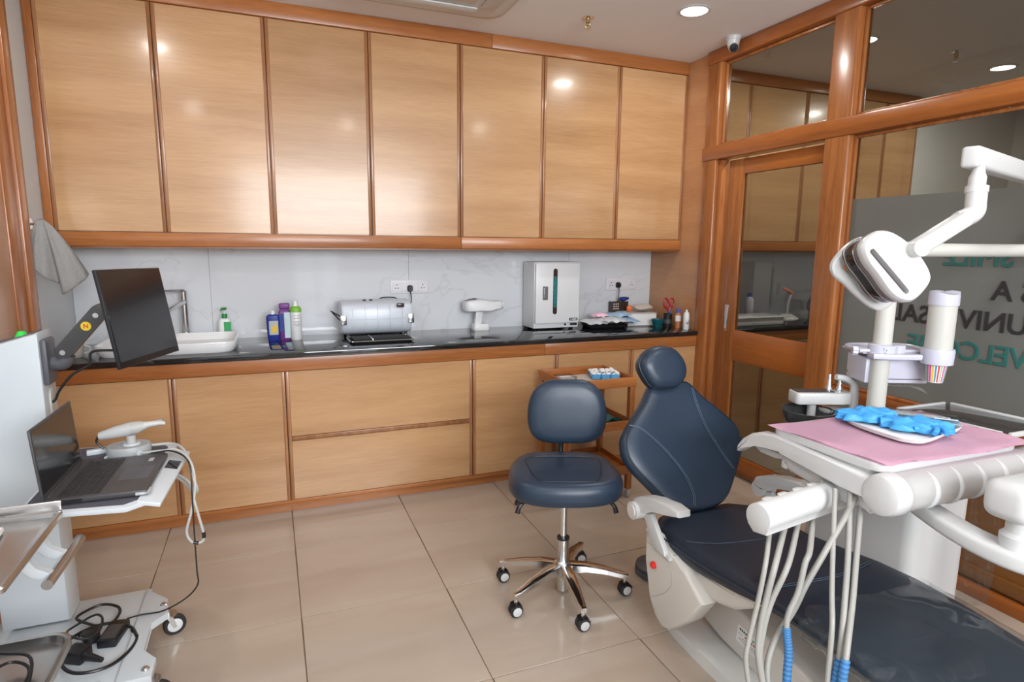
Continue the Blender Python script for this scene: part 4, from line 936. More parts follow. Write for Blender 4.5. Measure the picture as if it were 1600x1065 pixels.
loose('adapter_cable', [(-0.43, 2.425, 0.744), (-0.36, 2.41, 0.748), (-0.300, 2.33, 0.725), (-0.294, 2.30, 0.62), (-0.296, 2.30, 0.48), (-0.297, 2.30, 0.33), (-0.298, 2.30, 0.272), (-0.345, 2.34, 0.205), (-0.43, 2.40, 0.138), (-0.50, 2.40, 0.138), (-0.545, 2.385, 0.142)], 0.0028, 'black_plastic', 'thin black lead from the shelf down to the black adapter')
ad = thing('power_adapter', 'flat black power adapter lying on the cart deck', 'adapter', (-0.57, 2.33, 0.1205))
obj('case', box(newbm(), -0.030, 0.030, -0.062, 0.062, 0, 0.030, 0.005, 2, Matrix.Translation((-0.572, 2.315, 0.1207)) @ Matrix.Rotation(-0.18, 4, 'Z')), 'black_plastic', ad)
obj('label', box(newbm(), -0.022, 0.022, -0.05, 0.03, 0.0298, 0.0305, M=Matrix.Translation((-0.572, 2.315, 0.1207)) @ Matrix.Rotation(-0.18, 4, 'Z')), 'graphite', ad)
pk = thing('power_plug', 'chunky black mains plug with strain relief on the cart deck', 'plug', (-0.65, 2.21, 0.1205))
obj('body', box(newbm(), -0.032, 0.032, -0.028, 0.028, 0, 0.045, 0.006, 2, Matrix.Translation((-0.655, 2.22, 0.1207)) @ Matrix.Rotation(-0.5, 4, 'Z')), 'black_plastic', pk)
obj('strain_relief', Cy((-0.63, 2.20, 0.143), (-0.575, 2.165, 0.138), 0.016, 0.008, 14), 'black_plastic', pk)
obj('upper_body', box(newbm(), -0.025, 0.025, -0.025, 0.025, 0, 0.04, 0.008, 2, Matrix.Translation((-0.640, 2.315, 0.1207)) @ Matrix.Rotation(0.4, 4, 'Z')), 'black_plastic', pk)
cl_ = [(-0.59, 2.375, 0.135), (-0.58, 2.45, 0.135), (-0.60, 2.50, 0.135), (-0.66, 2.53, 0.135), (-0.72, 2.47, 0.135), (-0.66, 2.40, 0.137), (-0.62, 2.36, 0.143), (-0.67, 2.30, 0.160)]
loose('mains_cable', cl_, 0.005, 'black_plastic', 'black mains cable arching behind the adapter on the cart deck')
lp = [(-0.60+0.105*math.cos(a)*(1+0.06*math.sin(3*a)), 2.235+0.135*math.sin(a), 0.128+0.05*max(0, math.sin(a*0.5))*0.5) for a in [0.3+2*PI*i/14 for i in range(16)]]
loose('mains_cable', lp, 0.0055, 'black_plastic', 'thick black cable coiled in a wide loop on the cart deck')
lp = [(-0.655+0.05*math.cos(a), 2.32+0.065*math.sin(a), 0.175+0.01*math.sin(2*a)) for a in [2*PI*i/12 for i in range(15)]]
loose('mains_cable', lp, 0.004, 'black_plastic', 'small black cable coil on top of the mains plug')

# ================================================================== STAINLESS TROLLEY (front left)
st = thing('steel_trolley', 'stainless steel instrument trolley with side handle at the left picture edge', 'trolley', (-0.79, 1.68, 0))
def steel_tray(nm, x0, x1, y0, y1, z, h, rad):
    bm = newbm(); o = rrect(x1-x0, y1-y0, rad, 5, (x0+x1)/2, (y0+y1)/2); c = Vector(((x0+x1)/2, (y0+y1)/2, 0))
    def q(off, zz): return [Vector((p[0]-math.copysign(off, p[0]-c.x), p[1]-math.copysign(off, p[1]-c.y), zz)) for p in o]
    ring_faces(bm, [q(0.012, z-0.004), q(0.0, z+0.004), q(0.0, z+h), q(0.006, z+h+0.003), q(0.011, z+h), q(0.013, z+0.004), q(0.03, z)])
    return obj(nm, bm, 'brushed_steel', st)
ut = steel_tray('upper_tray', -1.02, -0.545, 1.46, 1.865, 0.770, 0.014, 0.012)
obj('back_rail', B(-1.02, -0.550, 1.866, 1.872, 0.765, 0.812, 0.002), 'brushed_steel', ut)
steel_tray('lower_tray', -1.02, -0.575, 1.46, 1.955, 0.36, 0.025, 0.05)
for x, y in ((-1.00, 1.48), (-1.00, 1.85), (-0.64, 1.48)):
    obj('post', Cy((x, y, 0.09), (x, y, 0.772), 0.010, n=14), 'brushed_steel', st)
obj('post', Cy((-0.98, 1.66, 0.09), (-0.98, 1.66, 0.772), 0.010, n=14), 'brushed_steel', st)
for x, y in ((-1.00, 1.48), (-1.00, 1.85), (-0.64, 1.48)): caster(st, x, y, 0.0, 0.034, 0.4, zt=0.092)
hb = obj('push_handle', Cy((-0.548, 1.70, 0.660), (-0.540, 1.955, 0.660), 0.013, n=18), 'brushed_steel', st)
for y in (1.745, 1.855):
    obj('handle_bracket', prism(newbm(), [(-0.655, 0.766), (-0.620, 0.766), (-0.580, 0.690), (-0.545, 0.672), (-0.545, 0.648), (-0.594, 0.668), (-0.630, 0.720)], 0.020, basis((0, y+0.01, 0), (1, 0, 0), (0, 0, 1), (0, -1, 0)), 0.002), 'cart_white', hb)
tag(obj('paper_sheet', box(newbm(), -0.10, 0.10, -0.09, 0.09, 0, 0.012, 0.002, 1, Matrix.Translation((-0.745, 1.70, 0.7745)) @ Matrix.Rotation(0.1, 4, 'Z')), 'paper_white'), 'flat white instrument case lying on the upper steel tray', 'case')
bk = thing('black_device', 'black ribbed adapter lying in the lower steel tray', 'adapter', (-0.80, 1.72, 0.3645))
obj('case', B(-0.86, -0.72, 1.63, 1.80, 0.3645, 0.420, 0.006), 'black_plastic', bk)
for k in range(6): obj('rib', B(-0.855+k*0.022, -0.845+k*0.022, 1.64, 1.79, 0.4195, 0.423), 'graphite', bk)
loose('tray_cable', [(-0.73, 1.79, 0.40), (-0.69, 1.84, 0.39), (-0.64, 1.80, 0.385), (-0.64, 1.72, 0.38), (-0.70, 1.66, 0.38), (-0.66, 1.58, 0.376), (-0.62, 1.66, 0.376), (-0.64, 1.82, 0.40), (-0.72, 1.86, 0.41)], 0.004, 'black_plastic', 'thin black cable tangled in the lower steel tray')

# ================================================================== OPERATOR STOOL
def arc(c, rad, a0, a1, n): return [(c[0]+rad*math.cos(a0+(a1-a0)*i/(n-1)), c[1]+rad*math.sin(a0+(a1-a0)*i/(n-1))) for i in range(n)]
SX, SY = 1.125, 2.185
stool = thing('operator_stool', 'navy upholstered operator stool with chrome five star base', 'stool', (SX, SY, 0), math.radians(-20))
W = WM[stool.name]
def L2(p): return W @ Vector(p)
seat_o = [(p.x, p.y) for p in smooth_pts([(-0.13, 0.225, 0), (0.0, 0.235, 0), (0.13, 0.225, 0), (0.205, 0.16, 0), (0.238, 0.03, 0), (0.232, -0.09, 0), (0.185, -0.165, 0), (0.08, -0.205, 0), (-0.08, -0.205, 0), (-0.185, -0.165, 0), (-0.232, -0.09, 0), (-0.238, 0.03, 0), (-0.205, 0.16, 0)], 4, True)]
seat = obj('seat', pad(newbm(), seat_o, [(0.86, 0.475), (0.95, 0.478), (1.0, 0.495), (1.0, 0.530), (0.965, 0.553), (0.90, 0.566), (0.80, 0.568), (0.45, 0.561), (0.05, 0.558)], W), 'navy', stool)
def seatz(x, y): return 0.4905
sl = [(-0.165, 0.10), (-0.125, -0.125), (-0.05, -0.148), (0.05, -0.148), (0.125, -0.125), (0.165, 0.10), (0.11, 0.145), (-0.11, 0.145)]
obj('stitch_line', tube(newbm(), [L2((x, y, 0.566)) for x, y in sl+[sl[0]]], 0.0028, 6, 3), 'navy_dark', seat)
BM = W @ Matrix.Translation((0.028, 0.195, 0.758)) @ Matrix.Rotation(math.radians(82), 4, 'X') @ Matrix.Scale(1.07, 4)
bo = [(p.x, p.y) for p in smooth_pts([(-0.085, 0.132, 0), (0.0, 0.138, 0), (0.085, 0.132, 0), (0.145, 0.085, 0), (0.168, 0.0, 0), (0.155, -0.085, 0), (0.105, -0.125, 0), (0.0, -0.132, 0), (-0.105, -0.125, 0), (-0.155, -0.085, 0), (-0.168, 0.0, 0), (-0.145, 0.085, 0)], 4, True)]
back = obj('backrest', pad(newbm(), bo, [(0.90, -0.025), (0.97, -0.022), (1.0, -0.008), (0.985, 0.012), (0.92, 0.024), (0.75, 0.031), (0.4, 0.034), (0.05, 0.034)], BM), 'navy', stool)
obj('back_bracket', Tu([L2((0.02, 0.235, 0.76)), L2((0.015, 0.278, 0.66)), L2((0.01, 0.26, 0.51)), L2((0, 0.10, 0.466))], 0.014, 10), 'black_plastic', stool)
obj('under_plate', Cy(L2((0, 0, 0.456)), L2((0, 0, 0.477)), 0.11, n=24), 'black_plastic', stool)
for s, y in ((-1, -0.05), (-1, 0.03), (1, -0.05)):
    obj('lever', Tu([L2((s*0.08, y, 0.456)), L2((s*0.165, y-0.03, 0.456)), L2((s*0.195, y-0.045, 0.440)), L2((s*0.205, y-0.05, 0.412))], lambda t: 0.006+0.005*t, 8), 'black_plastic', stool)
obj('gas_piston', Cy(L2((0, 0, 0.20)), L2((0, 0, 0.46)), 0.0145, n=20), 'chrome', stool)
obj('collar', Cy(L2((0, 0, 0.248)), L2((0, 0, 0.258)), 0.027, n=24), 'black_plastic', stool)
obj('gas_cylinder', lathe(newbm(), [(0.022, 0.012), (0.022, 0.10), (0.025, 0.12), (0.025, 0.25), (0.0001, 0.25)], (0, 0, 0), 26, W, True, False), 'chrome', stool)
obj('hub', lathe(newbm(), [(0.03, 0.095), (0.036, 0.10), (0.036, 0.145), (0.030, 0.152), (0.0001, 0.152)], (0, 0, 0), 26, W, True, False), 'chrome', stool)
wa = [math.atan2(y-SY, x-SX)-math.radians(-20) for x, y in ((0.86, 2.40), (0.80, 2.07), (1.075, 1.87), (1.39, 2.06), (1.36, 2.42))]
for k, a in enumerate(wa):
    d = Vector((math.cos(a), math.sin(a), 0)); R = []
    for t, w2, z0, z1 in ((0.025, 0.026, 0.098, 0.140), (0.10, 0.024, 0.108, 0.138), (0.18, 0.020, 0.100, 0.124), (0.255, 0.015, 0.082, 0.104), (0.285, 0.012, 0.078, 0.098)):
        sd = Vector((-d.y, d.x, 0)); c = d*t
        R.append([L2(c+sd*w2*u+Vector((0, 0, z))) for u, z in ((-1, z0), (1, z0), (1, z1-0.004), (0.7, z1), (-0.7, z1), (-1, z1-0.004))])
    bm = newbm(); ring_faces(bm, R); obj('base_arm', bm, 'chrome', stool)
    p = L2(d*0.272); ca = (0.3, 0.1, -0.2, 0.0, 0.9)[k]
    axd = Vector((math.cos(ca-0.15), math.sin(ca-0.15), 0)); axd = (axd*0.35+Vector((-0.35, -0.9, 0))).normalized()
    fw = Vector((-axd.y, axd.x, 0))
    cs = obj('caster', lathe(newbm(), [(0.012, -0.021), (0.024, -0.021), (0.027, -0.017), (0.027, -0.004), (0.020, -0.003), (0.020, 0.003), (0.027, 0.004), (0.027, 0.017), (0.024, 0.021), (0.012, 0.021)], (p.x, p.y, 0.027), 24, basis((0, 0, 0), fw, (0, 0, 1), axd)), 'rubber', stool)
    for s in (-1, 1): obj('wheel_cap', lathe(newbm(), [(0.019, 0.0205), (0.019, 0.023), (0.014, 0.0245), (0.0001, 0.0245)], (p.x, p.y, 0.027), 20, basis((0, 0, 0), fw*s, (0, 0, 1), axd*s), True, False), 'white_plastic', cs)
    bm = newbm(); cyl(bm, (p.x, p.y, 0.045), (p.x, p.y, 0.088), 0.008, n=12); obj('caster_stem', bm, 'chrome', cs)
    lathe_prof = [(0.030, -0.022), (0.031, 0.0), (0.030, 0.022)]
    bm = newbm(); n = 10; R = []
    for zz in (-0.020, 0.020):
        R.append([Vector((p.x, p.y, 0.027))+axd*zz+(fw*math.cos(t)+Vector((0, 0, 1))*math.sin(t))*0.030 for t in [0.25+2.0*i/(n-1) for i in range(n)]])
    ring_faces(bm, R, False, False, False); bmesh.ops.solidify(bm, geom=bm.faces[:], thickness=0.002); obj('caster_hood', bm, 'black_plastic', cs)

# ================================================================== SMALL WOODEN TROLLEY
x0, x1, y0, y1 = 1.515, 1.965, 2.94, 3.32
tr = thing('wooden_trolley', 'small reddish wooden trolley with tray top behind the navy stool', 'trolley', ((x0+x1)/2, (y0+y1)/2, 0))
for x in (x0, x1-0.032):
    for y in (y0, y1-0.032):
        lg = obj('leg', B(x, x+0.032, y, y+0.032, 0.055, 0.70, 0.002), 'trim_z', tr)
        ax_ = Vector((1, 0, 0)); c = Vector((x+0.016, y+0.02, 0.022))
        cs = obj('caster', lathe(newbm(), [(0.010, -0.009), (0.021, -0.009), (0.022, 0), (0.021, 0.009), (0.010, 0.009)], c, 18, basis((0, 0, 0), (0, 1, 0), (0, 0, 1), (1, 0, 0))), 'grey_plastic', lg)
        obj('caster_stem', Cy((c.x, c.y-0.004, 0.03), (c.x, c.y-0.004, 0.056), 0.008, n=10), 'brushed_steel', lg)
obj('top_board', B(x0, x1, y0, y1, 0.700, 0.712), 'trim_x', tr)
for a in ((x0-0.004, x1+0.004, y0-0.004, y0+0.012), (x0-0.004, x1+0.004, y1-0.012, y1+0.004)): obj('rim', B(*a, 0.690, 0.745, 0.002), 'trim_x', tr)
for a in ((x0-0.004, x0+0.012, y0+0.012, y1-0.012), (x1-0.012, x1+0.004, y0+0.012, y1-0.012)): obj('rim', B(*a, 0.690, 0.745, 0.002), 'trim_y', tr)
for z in (0.44, 0.16):
    obj('shelf', B(x0+0.004, x1-0.004, y0+0.004, y1-0.004, z, z+0.012), 'trim_x', tr)
    for yy in (y0, y1-0.012): obj('shelf_rim', B(x0+0.032, x1-0.032, yy, yy+0.012, z-0.01, z+0.045, 0.002), 'trim_x', tr)
    for xx in (x0, x1-0.012): obj('shelf_rim', B(xx, xx+0.012, y0+0.032, y1-0.032, z-0.01, z+0.045, 0.002), 'trim_y', tr)
tag(obj('paper_liner', B(1.60, 1.935, 2.955, 3.24, 0.7123, 0.7135), 'paper_tan'), 'pale paper liner on the wooden trolley top', 'paper')
ct = thing('cotton_tray', 'blue plastic tray of white cotton rolls on the wooden trolley', 'tray', (1.86, 3.13, 0.7137))
M = Matrix.Translation((1.86, 3.13, 0.7137)) @ Matrix.Rotation(-0.35, 4, 'Z')
for a, b in ((-0.085, -0.03), (-0.028, 0.027), (0.029, 0.084)):
    obj('compartment', pad(newbm(), rrect(b-a, 0.16, 0.012, 3, (a+b)/2, 0), [(0.9, 0), (1.0, 0.004), (1.06, 0.032), (1.0, 0.032), (0.9, 0.01)], M), 'blue_tray', ct)
rnd = random.Random(11)
for k in range(26):
    i, j = k % 6, (k//6) % 5; a = (i-2.5)*0.029; b = (j-2)*0.032; c = M @ Vector((a, b, 0.028+rnd.uniform(-0.004, 0.006)+(0.016 if 1 < i < 5 and j in (1, 2) else 0)))
    t = rnd.uniform(-0.5, 0.5)+0.3; d = Vector((math.cos(t), math.sin(t), rnd.uniform(-0.2, 0.2)))*0.015
    o = tag(obj('cotton_roll', tube(newbm(), [c-d, c-d*0.9, c+d*0.9, c+d], lambda q: 0.0095 if 0.05 < q < 0.95 else 0.006, 10, 1, False), 'cotton'), 'white cotton roll in the blue tray on the wooden trolley', 'cotton roll', 'cotton rolls in the blue tray')
cb = thing('plastic_case', 'small clear plastic case with paper strips on the wooden trolley', 'case', (1.585, 3.12, 0.7125))
obj('tray', B(1.535, 1.64, 3.06, 3.16, 0.7137, 0.718), 'clear_plastic', cb)
bm = newbm(); box(bm, 1.535, 1.64, 3.06, 3.0615, 0.718, 0.748); box(bm, 1.535, 1.64, 3.1585, 3.16, 0.718, 0.748); box(bm, 1.535, 1.5365, 3.0615, 3.1585, 0.718, 0.748); box(bm, 1.6385, 1.64, 3.0615, 3.1585, 0.718, 0.748); obj('wall', bm, 'clear_plastic', cb)
for k in range(5): obj('paper_strip', B(1.545+k*0.018, 1.560+k*0.018, 3.07, 3.15, 0.7182, 0.735), 'paper_white', cb)
def cloth(u, v): return Vector((1.80+0.145*u, 2.958+0.28*v, 0.4535+0.022*math.sin(u*5)*(1-v)+0.03*(1-v)**3+0.004))
bm = newbm(); grid(bm, 14, 10, cloth); bmesh.ops.solidify(bm, geom=bm.faces[:], thickness=0.0012)
tag(obj('face_mask', bm, 'teal_paper', ang=60), 'teal paper mask lying on the middle shelf of the wooden trolley', 'mask')
# ================================================================== TREATMENT CHAIR
CX = 1.59
ch = thing('dental_chair', 'navy leather dental treatment chair with white shell, reclined towards the viewer', 'dental chair', (CX, 1.30, 0))
def sect(y, zt, hw, th, n=28, p=4.0, dish=0.0):
    out = []
    for i in range(n):
        t = 2*PI*i/n; co, si = math.cos(t), math.sin(t)
        x = hw*abs(co)**(2/p)*(1 if co >= 0 else -1); z = th/2*abs(si)**(2/p)*(1 if si >= 0 else -1)
        out.append(Vector((CX+x, y, zt-th/2+z-dish*(1-(x/hw)**2)*(1 if si > 0 else 0))))
    return out
seat_s = [(1.915, 0.430, 0.10, 0.05), (1.895, 0.440, 0.19, 0.07), (1.83, 0.452, 0.245, 0.085), (1.70, 0.448, 0.262, 0.090), (1.55, 0.452, 0.264, 0.088), (1.40, 0.470, 0.262, 0.082), (1.28, 0.484, 0.262, 0.070), (1.15, 0.490, 0.262, 0.062), (1.00, 0.486, 0.258, 0.058)]
leg_s = [(1.00, 0.486, 0.258, 0.058), (0.85, 0.474, 0.252, 0.056), (0.60, 0.448, 0.238, 0.055), (0.35, 0.418, 0.215, 0.054), (0.20, 0.398, 0.185, 0.052), (0.12, 0.388, 0.14, 0.046), (0.095, 0.384, 0.08, 0.03)]
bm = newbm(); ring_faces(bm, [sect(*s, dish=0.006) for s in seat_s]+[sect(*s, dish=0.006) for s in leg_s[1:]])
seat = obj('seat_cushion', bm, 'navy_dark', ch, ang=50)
def st_line(pts, r0=0.0016): return tube(newbm(), pts, r0, 6, 4)
def top_z(y):
    S = seat_s+leg_s[1:]
    for a, b in zip(S, S[1:]):
        if b[0] <= y <= a[0]:
            t = (a[0]-y)/(a[0]-b[0]); return a[1]+(b[1]-a[1])*t
    return 0.45
def seat_pt(dx, y): return (CX+dx, y, top_z(y)-0.006*(1-(dx/0.262)**2)+0.0004)
obj('stitching', st_line([seat_pt(-0.235, 1.66), seat_pt(-0.19, 1.63), seat_pt(-0.10, 1.60), seat_pt(0.06, 1.58), seat_pt(0.17, 1.60)], 0.0012), 'stitch_dark', seat)
obj('stitching', st_line([seat_pt(-0.235, 1.30), seat_pt(-0.20, 1.27), seat_pt(-0.12, 1.26), seat_pt(0.05, 1.25), seat_pt(0.20, 1.27)], 0.0012), 'stitch_dark', seat)
obj('stitching', st_line([seat_pt(-0.240, 1.315), seat_pt(-0.205, 1.28), seat_pt(-0.12, 1.27), seat_pt(0.05, 1.26), seat_pt(0.20, 1.28)], 0.0012), 'stitch_dark', seat)
obj('side_piping', st_line([(CX-0.263, y, top_z(y)-0.032) for y in (1.80, 1.65, 1.5, 1.35, 1.2, 1.05)], 0.003), 'navy', seat)
# clear film pulled over the leg part
fs = [(1.13, 0.498, 0.270, 0.082), (1.00, 0.495, 0.268, 0.080), (0.85, 0.484, 0.263, 0.078), (0.60, 0.459, 0.250, 0.078), (0.35, 0.429, 0.228, 0.076), (0.20, 0.410, 0.198, 0.074)]
bm = newbm(); R = []
rnd = random.Random(2)
for k in range(70):
    t = k/69*(len(fs)-1); i = min(int(t), len(fs)-2); q = t-i; s = [fs[i][m]+(fs[i+1][m]-fs[i][m])*q for m in range(4)]
    ring = sect(*s, n=40)
    for j, v in enumerate(ring):
        if 16 <= j <= 24: v.x -= 0.009*abs(math.sin(k*0.9+j*0.35))**2; v.z += 0.004*math.sin(k*1.3+j)
        if j > 24 or j == 0: v.z -= 0.010*abs(math.sin(k*0.45+j))
        if j < 16: v.z += 0.0020*math.sin(k*0.31+j*0.9)*math.sin(j*0.5+k*0.12)+0.002
        if k == 0: v.y += 0.05*math.sin(j*0.55)+(0.03 if 5 < j < 12 else -0.03)
    R.append(ring)
ring_faces(bm, R, False, False)
obj('plastic_cover', bm, 'clear_film', ch, ang=60)
# backrest
bv = Vector((0, 0.55, 1)).normalized(); bw = Vector((1, 0, 0)).cross(bv)
BM = basis((CX-0.008, 1.872, 0.437), (1, 0, 0), bv, bw)
half = [(0.055, 0.548), (0.098, 0.535), (0.150, 0.470), (0.222, 0.400), (0.284, 0.330), (0.298, 0.268), (0.278, 0.205), (0.215, 0.120), (0.155, 0.045), (0.105, 0.012), (0.03, 0.0)]
bo = smooth_pts([(x, y, 0) for x, y in half]+[(-x, y, 0) for x, y in half[::-1]], 3, True); bo = [(p.x, p.y) for p in bo]
back = obj('backrest', pad(newbm(), bo, [(0.90, -0.030), (0.97, -0.026), (1.0, -0.010), (1.0, 0.012), (0.975, 0.027), (0.93, 0.034), (0.75, 0.033), (0.5, 0.029), (0.25, 0.026), (0.04, 0.025)], BM), 'navy', ch, ang=50)
bc = (sum(p[0] for p in bo)/len(bo), sum(p[1] for p in bo)/len(bo))
obj('piping', tube(newbm(), [BM @ Vector((bc[0]+(p[0]-bc[0])*0.955, bc[1]+(p[1]-bc[1])*0.955, 0.0315)) for p in bo+[bo[0]]], 0.0035, 6, 1, False), 'navy_dark', back)
def hb_(x, y):
    k = max(abs(x)/0.28, abs(y-bc[1])/0.27); return 0.0352 if k > 0.62 else 0.0335-0.004*(0.62-k)
for d in (0.0, 0.008):
    obj('stitching', st_line([BM @ Vector((x+d, y, hb_(x, y))) for x, y in ((-0.255, 0.375), (-0.20, 0.350), (-0.12, 0.265), (-0.055, 0.160), (-0.035, 0.075), (-0.045, 0.022))], 0.0013), 'stitch', back)
    obj('stitching', st_line([BM @ Vector((x-d, y, hb_(x, y))) for x, y in ((0.105, 0.505), (0.108, 0.430), (0.125, 0.330), (0.165, 0.225), (0.205, 0.140))], 0.0013), 'stitch', back)
obj('back_shell', pad(newbm(), [(p[0]*0.9, bc[1]+(p[1]-bc[1])*0.9) for p in bo], [(0.5, -0.055), (0.9, -0.05), (1.0, -0.030)], BM), 'warm_plastic', ch)
obj('back_hinge', Tu([BM @ Vector((0, 0.12, -0.05)), BM @ Vector((0, 0.02, -0.06)), (CX, 1.80, 0.37)], 0.035, 12), 'warm_plastic', ch)
# headrest
hv = Vector((0, 0.30, 1)).normalized(); HM = basis((CX-0.052, 2.118, 0.985), (1, 0, 0), hv, Vector((1, 0, 0)).cross(hv))
ho = [(p.x, p.y) for p in smooth_pts([(0.0, 0.094, 0), (0.062, 0.078, 0), (0.105, 0.025, 0), (0.108, -0.035, 0), (0.062, -0.082, 0), (0.0, -0.090, 0), (-0.06, -0.080, 0), (-0.10, -0.022, 0), (-0.108, 0.030, 0), (-0.065, 0.080, 0)], 4, True)]
hr = obj('headrest', pad(newbm(), ho, [(0.86, -0.035), (0.95, -0.032), (1.0, -0.015), (1.0, 0.012), (0.96, 0.034), (0.86, 0.045), (0.6, 0.050), (0.3, 0.051), (0.04, 0.051)], HM), 'navy', ch, ang=50)
obj('piping', tube(newbm(), [HM @ Vector((p[0]*1.0, p[1]*1.0, 0.010)) for p in ho+[ho[0]]], 0.0028, 6, 1, False), 'navy_dark', hr)
obj('headrest_bar', Cy(HM @ Vector((0, -0.02, -0.04)), BM @ Vector((0, 0.40, -0.04)), 0.016, n=14), 'chrome', ch)
# white shell under the seat, side panel with red button, lifting link, base
obj('seat_shell', ngon_yz([(1.86, 0.375), (1.79, 0.335), (1.66, 0.300), (1.50, 0.298), (1.41, 0.325), (1.345, 0.368), (1.305, 0.415), (1.36, 0.418), (1.50, 0.392), (1.70, 0.372)], 1.352, 1.828, 0.022, 4), 'warm_plastic', ch)
sp_poly = [(1.850, 0.420), (1.830, 0.300), (1.795, 0.170), (1.765, 0.105), (1.715, 0.082), (1.672, 0.095), (1.560, 0.205), (1.500, 0.300), (1.600, 0.375), (1.720, 0.400), (1.770, 0.425)]
spn = obj('side_panel', ngon_yz(sp_poly, 1.305, 1.375, 0.014, 3), 'warm_plastic', ch)
obj('panel_seam', Tu([(1.3045, 1.83, 0.375), (1.3045, 1.74, 0.372), (1.3045, 1.675, 0.345), (1.3045, 1.668, 0.285), (1.3045, 1.71, 0.225), (1.3045, 1.79, 0.165)], 0.0010, 6), 'grey_plastic', spn)
bt = obj('stop_button', lathe(newbm(), [(0.014, 0), (0.013, 0.010), (0.008, 0.014), (0.0001, 0.015)], (1.3045, 1.775, 0.305), 20, basis((0, 0, 0), (0, 1, 0), (0, 0, 1), (-1, 0, 0)), True, False), 'red', ch)
obj('side_panel', ngon_yz(sp_poly, 1.805, 1.875, 0.014, 3), 'warm_plastic', ch)
lk = obj('lifting_link', ngon_yz([(1.745, 0.100), (1.640, 0.250), (1.30, 0.190), (1.05, 0.165), (1.05, 0.052), (1.42, 0.052), (1.60, 0.060)], 1.49, 1.69, 0.012, 3), 'warm_plastic', ch)
MS = basis((1.4892, 1.465, 0.140), Vector((0, -1, -0.12)).normalized(), Vector((0, -0.12, 1)).normalized(), (-1, 0, 0))
stk = obj('sticker', prism(newbm(), rrect(0.115, 0.070, 0.004), 0.0006, MS), 'paper_white', lk)
for k, (a, b, z, m, h) in enumerate(((-0.048, 0.008, 0.020, 'ink', 0.008), (0.014, 0.046, 0.018, 'ink_green', 0.009), (-0.020, 0.040, 0.005, 'ink_red', 0.007), (-0.050, -0.03, 0.002, 'grey_plastic', 0.003), (-0.030, 0.045, -0.009, 'ink', 0.0022), (-0.045, 0.045, -0.017, 'ink', 0.0022), (-0.03, 0.035, -0.025, 'grey_plastic', 0.0022))):
    n = max(1, int((b-a)/0.009)); wd = (b-a)/n
    for q in range(n):
        obj('print_mark', box(newbm(), a+q*wd, a+q*wd+wd*0.72, z-h/2, z+h/2, 0.0006, 0.0009, M=MS), m, stk)
base_o = [(p.x, p.y) for p in smooth_pts([(1.44, 1.90, 0), (1.60, 1.94, 0), (1.75, 1.90, 0), (1.80, 1.72, 0), (1.81, 1.20, 0), (1.78, 0.75, 0), (1.70, 0.66, 0), (1.60, 0.64, 0), (1.49, 0.66, 0), (1.41, 0.75, 0), (1.385, 1.20, 0), (1.388, 1.72, 0)], 4, True)]
obj('base', prism(newbm(), base_o, 0.050, None, 0.012, 3), 'base_white_lit', ch)
# armrests
def armrest(x, s):
    ap = [(1.885, 0.510), (1.868, 0.545), (1.82, 0.566), (1.74, 0.588), (1.65, 0.604), (1.60, 0.600), (1.598, 0.578), (1.665, 0.560), (1.74, 0.541), (1.80, 0.520), (1.835, 0.500)]
    a = obj('armrest', ngon_yz(ap, x-0.030, x+0.030, 0.010, 3), 'white_plastic', ch)
    obj('pivot', Cy((x-s*0.045, 1.852, 0.500), (x+s*0.026, 1.852, 0.500), 0.034, n=26), 'white_plastic', a)
    obj('pivot_cap', Cy((x-s*0.050, 1.852, 0.500), (x-s*0.044, 1.852, 0.500), 0.024, n=22), 'warm_plastic', a)
    obj('arm_post', ngon_yz([(1.838, 0.490), (1.790, 0.505), (1.700, 0.408), (1.690, 0.385), (1.765, 0.385)], x+s*0.005-0.010, x+s*0.005+0.012, 0.004), 'white_plastic', a)
    obj('arm_foot', ngon_yz([(1.775, 0.392), (1.670, 0.392), (1.670, 0.376), (1.775, 0.376)], min(x, x+s*0.06), max(x, x+s*0.06), 0.004), 'white_plastic', a)
armrest(1.290, 1); armrest(1.890, -1)

# foot control
fp = thing('foot_pedal', 'round dark foot pedal on the floor behind the chair side panel', 'foot pedal', (1.60, 2.17, 0))
obj('base', lathe(newbm(), [(0.088, 0), (0.092, 0.004), (0.092, 0.022), (0.086, 0.026), (0.0001, 0.026)], (1.60, 2.17, 0), 36, cap1=False), 'slate', fp)
obj('disc', lathe(newbm(), [(0.084, 0.0262), (0.090, 0.032), (0.088, 0.044), (0.07, 0.050), (0.0001, 0.053)], (1.60, 2.17, 0), 36, cap1=False), 'slate', fp)

# ================================================================== UNIT BODY, SPITTOON, POLE
un = thing('water_unit', 'white water unit cabinet standing on the floor behind the dental chair', 'dental unit', (2.16, 1.50, 0))
obj('cabinet', B(2.00, 2.30, 1.28, 1.74, 0.02, 0.70, 0.045, 4), 'white_plastic', un)
obj('plinth', B(2.02, 2.28, 1.30, 1.72, 0.0, 0.022), 'grey_plastic', un)
obj('top_cover', B(1.985, 2.20, 1.42, 1.76, 0.690, 0.735, 0.018, 3), 'white_plastic', un)
obj('pole_foot', Cy((2.061, 1.513, 0.73), (2.061, 1.513, 0.785), 0.045, 0.036, 28), 'white_plastic', un)
sp = thing('spittoon', 'dark spittoon bowl with white water outlet beside the dental chair', 'spittoon', (1.95, 1.68, 0.735))
obj('stand', Cy((2.07, 1.66, 0.73), (2.07, 1.66, 0.87), 0.032, 0.028, 20), 'white_plastic', sp)
obj('bowl', lathe(newbm(), [(0.03, 0.795), (0.06, 0.81), (0.086, 0.845), (0.098, 0.888), (0.094, 0.888), (0.080, 0.848), (0.055, 0.82), (0.0001, 0.81)], (1.90, 1.665, 0), 36, cap1=False), 'smoked', sp)
